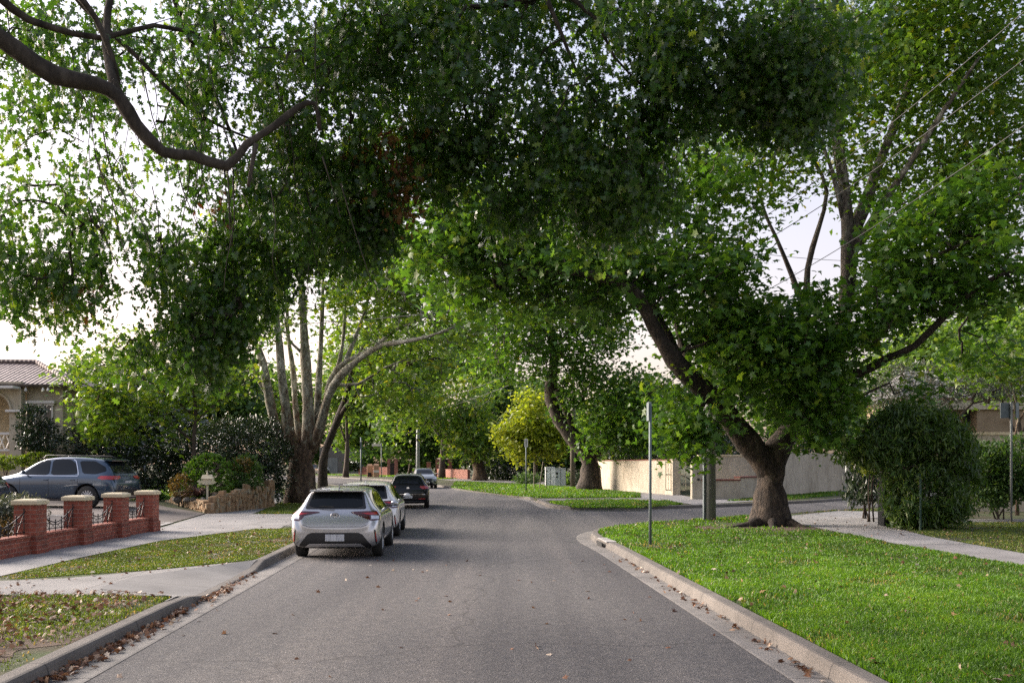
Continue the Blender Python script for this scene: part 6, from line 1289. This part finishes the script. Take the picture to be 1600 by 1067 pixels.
    lines(bvh, root, (.93, -.22), .28, .93)
    patch('fuel_flap', bvh, [(-1.62, .70), (-1.60, .70), (-1.60, .84), (-1.62, .84)], 'left', 'gap', root, .003)
    mirrors(root, .72, 1.0, .97, pnt)
    for s in (-1, 1): patch('headlight', bvh, [(s * a, c) for a, c in [(.80, .66), (.80, .74), (.45, .70), (.42, .66)]], 'front', 'clear', root, .01, .06)
    return root
RZ = R(2.58)
hatch('silver hatchback nearest the camera, parked at the left kerb and seen from behind', (-3.60, 21.85, 0), RZ, 'silver')
hatch('white hatchback parked directly in front of the silver one', (-3.90, 27.45, 0), RZ * 1.3, 'white')
# black hatchback
GOLF = scale_st(HATCH, 4.28, 1.47, 1.80)
root, bvh = car('parked_car', 'black hatchback with red tail lamps, third in the line at the left kerb', (-4.55, 44.0, 0), RZ * 1.8, GOLF, (-1.30, 1.32), .32, 'black')
side_windows(bvh, root, 0, 0, .98, 1.02)
patch('rear_window', bvh, [(-.60, 1.04), (.60, 1.04), (.52, 1.36), (-.52, 1.36)], 'back', 'carglass', root, .008, .06, 1)
patch('windscreen', bvh, [(-.66, .99), (.66, .99), (.53, 1.39), (-.53, 1.39)], 'front', 'carglass', root, .006, .09, 1)
for s in (-1, 1):
    patch('tail_light', bvh, [(s * a, c) for a, c in [(.87, .84), (.86, .96), (.52, .95), (.50, .90), (.60, .83)]], 'back', 'red', root, .01, .05)
    patch('bumper_reflector', bvh, [(s * a, c) for a, c in [(.72, .40), (.72, .44), (.45, .43), (.45, .40)]], 'back', 'red', root, .01, .05)
b = MB(); b.box((0, -2.158, .50), (.372, .012, .12)); b.build('number_plate', M['plate'], root)
patch('bumper_trim', bvh, [(-.66, .30), (.66, .30), (.66, .325), (-.66, .325)], 'back', 'chrome', root, .01, .06); patch('bumper_seam', bvh, [(-.72, .60), (.72, .60), (.72, .612), (-.72, .612)], 'back', 'chrome', root, .006, .06)
b = MB(); b.lathe([(.001, -.01), (.055, -.01), (.055, .01)], (0, 0, 0), 16, 'x'); b.v = [(y_, x_ - 2.08, z_ + .87) for x_, y_, z_ in b.v]; b.build('badge', M['chrome'], root)
lines(bvh, root, (.93, -.22), .28, .95); mirrors(root, .72, 1.02, .97, 'black')
b = MB(); b.tube([(-.5, -1.2, 1.455), (-.52, 0, 1.475), (-.5, .3, 1.45)], .015, 5); b.tube([(.5, -1.2, 1.455), (.52, 0, 1.475), (.5, .3, 1.45)], .015, 5); b.build('roof_strip', M['chrome'], root)

SUV = [(-2.46, .50, .62, .74, .74, .66), (-2.44, .36, .72, .90, .86, .74), (-2.36, .30, .92, 1.12, .93, .76), (-2.28, .28, 1.02, 1.24, .95, .74), (-2.14, .27, 1.06, 1.44, .965, .68), (-1.98, .26, 1.08, 1.62, .97, .64), (-1.78, .25, 1.09, 1.70, .972, .64), (-1.2, .24, 1.09, 1.755, .972, .66), (-.4, .24, 1.08, 1.775, .972, .68), (.25, .24, 1.07, 1.73, .972, .68),
       (.62, .24, 1.065, 1.58, .972, .70), (.95, .24, 1.06, 1.36, .97, .73), (1.25, .24, 1.05, 1.18, .968, .76), (1.7, .25, 1.0, 1.10, .96, .76), (2.15, .27, .92, 1.02, .92, .72), (2.35, .32, .80, .92, .84, .66), (2.43, .42, .66, .78, .74, .58), (2.46, .5, .60, .68, .64, .52)]
SX = (138 - CX) / F * 33.6
th_ = R(90 - 20)
# blue SUV on the driveway: nose to the left, tail toward the camera side
ax_r = -1.48
rzb = R(80)
cyx = SX - (math.cos(rzb) * -.85 - math.sin(rzb) * ax_r); cyy = 33.6 - (math.sin(rzb) * -.85 + math.cos(rzb) * ax_r)
root, bvh = car('parked_car', 'slate blue luxury wagon with roof rails parked on the left driveway', (cyx, cyy, zt(-14.5, 33)), rzb, SUV, (ax_r, 1.51), .385, 'blue', None, 'rim', 14)
for v in ('left', 'right'):
    for q in ([(1.0, 1.15), (.42, 1.58), (.02, 1.645), (-.02, 1.12)], [(-.10, 1.12), (-.07, 1.65), (-.72, 1.655), (-.98, 1.50), (-1.10, 1.16)], [(-1.28, 1.18), (-1.06, 1.60), (-1.62, 1.60), (-2.04, 1.40), (-2.10, 1.26), (-1.75, 1.16)]):
        patch('side_window', bvh, q, v, 'carglass', root, .007, .09, 1)
    patch('window_trim', bvh, [(1.02, 1.10), (-1.14, 1.085), (-1.14, 1.105), (1.02, 1.12)], v, 'chrome', root, .008, .1)
    patch('window_trim', bvh, [(-.95, 1.60), (-1.16, 1.12), (-1.13, 1.12), (-.92, 1.60)], v, 'chrome', root, .008, .1)
    patch('window_trim', bvh, [(.40, 1.63), (0, 1.685), (-.80, 1.69), (-.95, 1.60), (-.93, 1.585), (-.79, 1.668), (0, 1.665), (.41, 1.61)], v, 'chrome', root, .008, .1)
    patch('sill_trim', bvh, [(1.1, .30), (-1.0, .30), (-1.0, .335), (1.1, .335)], v, 'chrome', root, .02, .1)
    patch('tail_light', bvh, [(-2.44, .98), (-2.40, 1.10), (-1.98, 1.08), (-1.86, 1.03), (-2.05, .97)], v, 'red', root, .01, .06)
for s in (-1, 1): patch('tail_light', bvh, [(s * a, c) for a, c in [(.93, .97), (.92, 1.10), (.42, 1.09), (.40, 1.03), (.60, .98)]], 'back', 'red', root, .012, .05)
patch('rear_window', bvh, [(-.66, 1.18), (.66, 1.18), (.56, 1.58), (-.56, 1.58)], 'back', 'carglass', root, .01, .08, 1); patch('windscreen', bvh, [(-.74, 1.14), (.74, 1.14), (.6, 1.62), (-.6, 1.62)], 'front', 'carglass', root, .01, .09, 1)
patch('lower_bumper', bvh, [(-.85, .32), (-.8, .62), (.8, .62), (.85, .32)], 'back', 'plastic', root, .01, .09)
b = MB(); b.box((0, -2.435, .86), (.37, .012, .13)); b.build('number_plate', M['plate'], root)
patch('bumper_trim', bvh, [(-.75, .38), (.75, .38), (.75, .42), (-.75, .42)], 'back', 'chrome', root, .02, .09)
for s in (-1, 1):
    b = MB(); b.tube([(s * .63, .35, 1.70), (s * .66, .2, 1.80), (s * .66, -1.4, 1.775), (s * .63, -1.6, 1.70)], .018, 6); b.build('roof_rail', M['plastic'], root, True)
b = MB(); b.add([(-.62, -1.9, 1.67), (.62, -1.9, 1.67), (.56, -2.18, 1.625), (-.56, -2.18, 1.625), (-.62, -1.9, 1.62), (.62, -1.9, 1.62), (.56, -2.18, 1.595), (-.56, -2.18, 1.595)], [(0, 1, 2, 3), (7, 6, 5, 4), (3, 2, 6, 7), (0, 3, 7, 4), (1, 5, 6, 2)]); b.build('spoiler', M['blue'], root)
lines(bvh, root, (1.02, -.06, -1.15), .36, 1.08); mirrors(root, .80, 1.22, 1.07, 'blue')
# tail of a dark car at the left edge
root, bvh = car('parked_car', 'dark car of which only the tail shows at the left edge beside the blue wagon', (P(-118, 745, 29)[0], 29.0, zt(-15, 29)), R(96), GOLF, (-1.30, 1.32), .32, 'greydark')
for s in (-1, 1): patch('tail_light', bvh, [(s * a, c) for a, c in [(.87, .80), (.86, .96), (.52, .95), (.50, .90), (.60, .80)]], 'back', 'red', root, .01, .05)
for v in ('left', 'right'): patch('tail_light', bvh, [(-2.12, .80), (-2.08, .95), (-1.80, .95), (-1.86, .82)], v, 'red', root, .01, .06)
side_windows(bvh, root, 0, 0, .98, 1.02); patch('rear_window', bvh, [(-.60, 1.04), (.60, 1.04), (.52, 1.36), (-.52, 1.36)], 'back', 'carglass', root, .008, .06, 1)
# oncoming cars, front towards the camera
def front_car(label, loc, rz, st, axles, rw, pnt, k, W, bar=False):
    root, bvh = car('parked_car', label, loc, rz, st, axles, rw, pnt, None, 'rim_dark' if bar else 'rim')
    zz = k
    patch('windscreen', bvh, [(-.68 * W, 1.00 * zz), (.68 * W, 1.00 * zz), (.55 * W, 1.36 * zz), (-.55 * W, 1.36 * zz)], 'front', 'carglass', root, .012, .09, 1)
    patch('rear_window', bvh, [(-.56, 1.06 * zz), (.56, 1.06 * zz), (.50, 1.33 * zz), (-.50, 1.33 * zz)], 'back', 'carglass', root, .012, .09, 1)
    patch('grille', bvh, [(-.46, .62 * zz), (-.34, .40 * zz), (.34, .40 * zz), (.46, .62 * zz), (.40, .70 * zz), (-.40, .70 * zz)], 'front', 'plastic', root, .014, .06)
    patch('grille_trim', bvh, [(-.42, .712 * zz), (.42, .712 * zz), (.42, .735 * zz), (-.42, .735 * zz)], 'front', 'chrome', root, .014, .06)
    patch('lower_grille', bvh, [(-.62, .27 * zz), (.62, .27 * zz), (.55, .35 * zz), (-.55, .35 * zz)], 'front', 'plastic', root, .014, .06)
    for s in (-1, 1):
        patch('headlight', bvh, [(s * a, c * zz) for a, c in [(.82 * W, .66), (.80 * W, .75), (.52, .74), (.50, .68)]], 'front', 'clear', root, .016, .06)
        patch('fog_light', bvh, [(s * a, c * zz) for a, c in [(.74, .42), (.74, .52), (.58, .52), (.56, .42)]], 'front', 'plastic', root, .016, .06)
    y = st[-1][0] + .02; b = MB(); b.box((0, y, .48 * zz), (.372, .02, .12)); b.build('number_plate', M['plate'], root)
    b = MB(); b.lathe([(.001, 0), (.06, 0), (.06, .02)], (0, 0, 0), 14, 'x'); b.v = [(y_, x_ + y, z_ + .63 * zz) for x_, y_, z_ in b.v]; b.build('badge', M['chrome'], root)
    side_windows(bvh, root, 0, 0, 1.0, zz * .985); mirrors(root, .72, 1.02 * zz, .98 * W, pnt); lines(bvh, root, (.93, -.22), .34, .93 * zz)
    for s in (-1, 1):
        b = MB(); b.tube([(s * .53, .2, 1.42 * zz), (s * .55, 0, 1.455 * zz), (s * .54, -1.2, 1.44 * zz), (s * .52, -1.4, 1.40 * zz)], .018, 5); b.build('roof_rail', M['chrome'], root)
    return root
KONA = scale_st(HATCH, 4.2, 1.57, 1.82, 1.0, .03)
front_car('grey-green crossover facing the camera on the right side of the bend', (-6.9, 77.5, 0), R(180 + 11), KONA, (-1.27, 1.30), .34, 'greycar', 1.09, 1.0)
UTE = scale_st(HATCH, 4.9, 1.78, 1.9, 1.0, .08)
front_car('dark four-wheel drive facing the camera far up the road beyond the left plane', (P(500, 738, 160)[0], 162, 0), R(180 + 18), UTE, (-1.48, 1.50), .39, 'black', 1.24, 1.06, True)
front_car('second dark car partly hidden behind the slender leaning trunk', (P(491, 738, 176)[0] - .6, 178, 0), R(180 + 30), UTE, (-1.48, 1.50), .39, 'greydark', 1.24, 1.06)
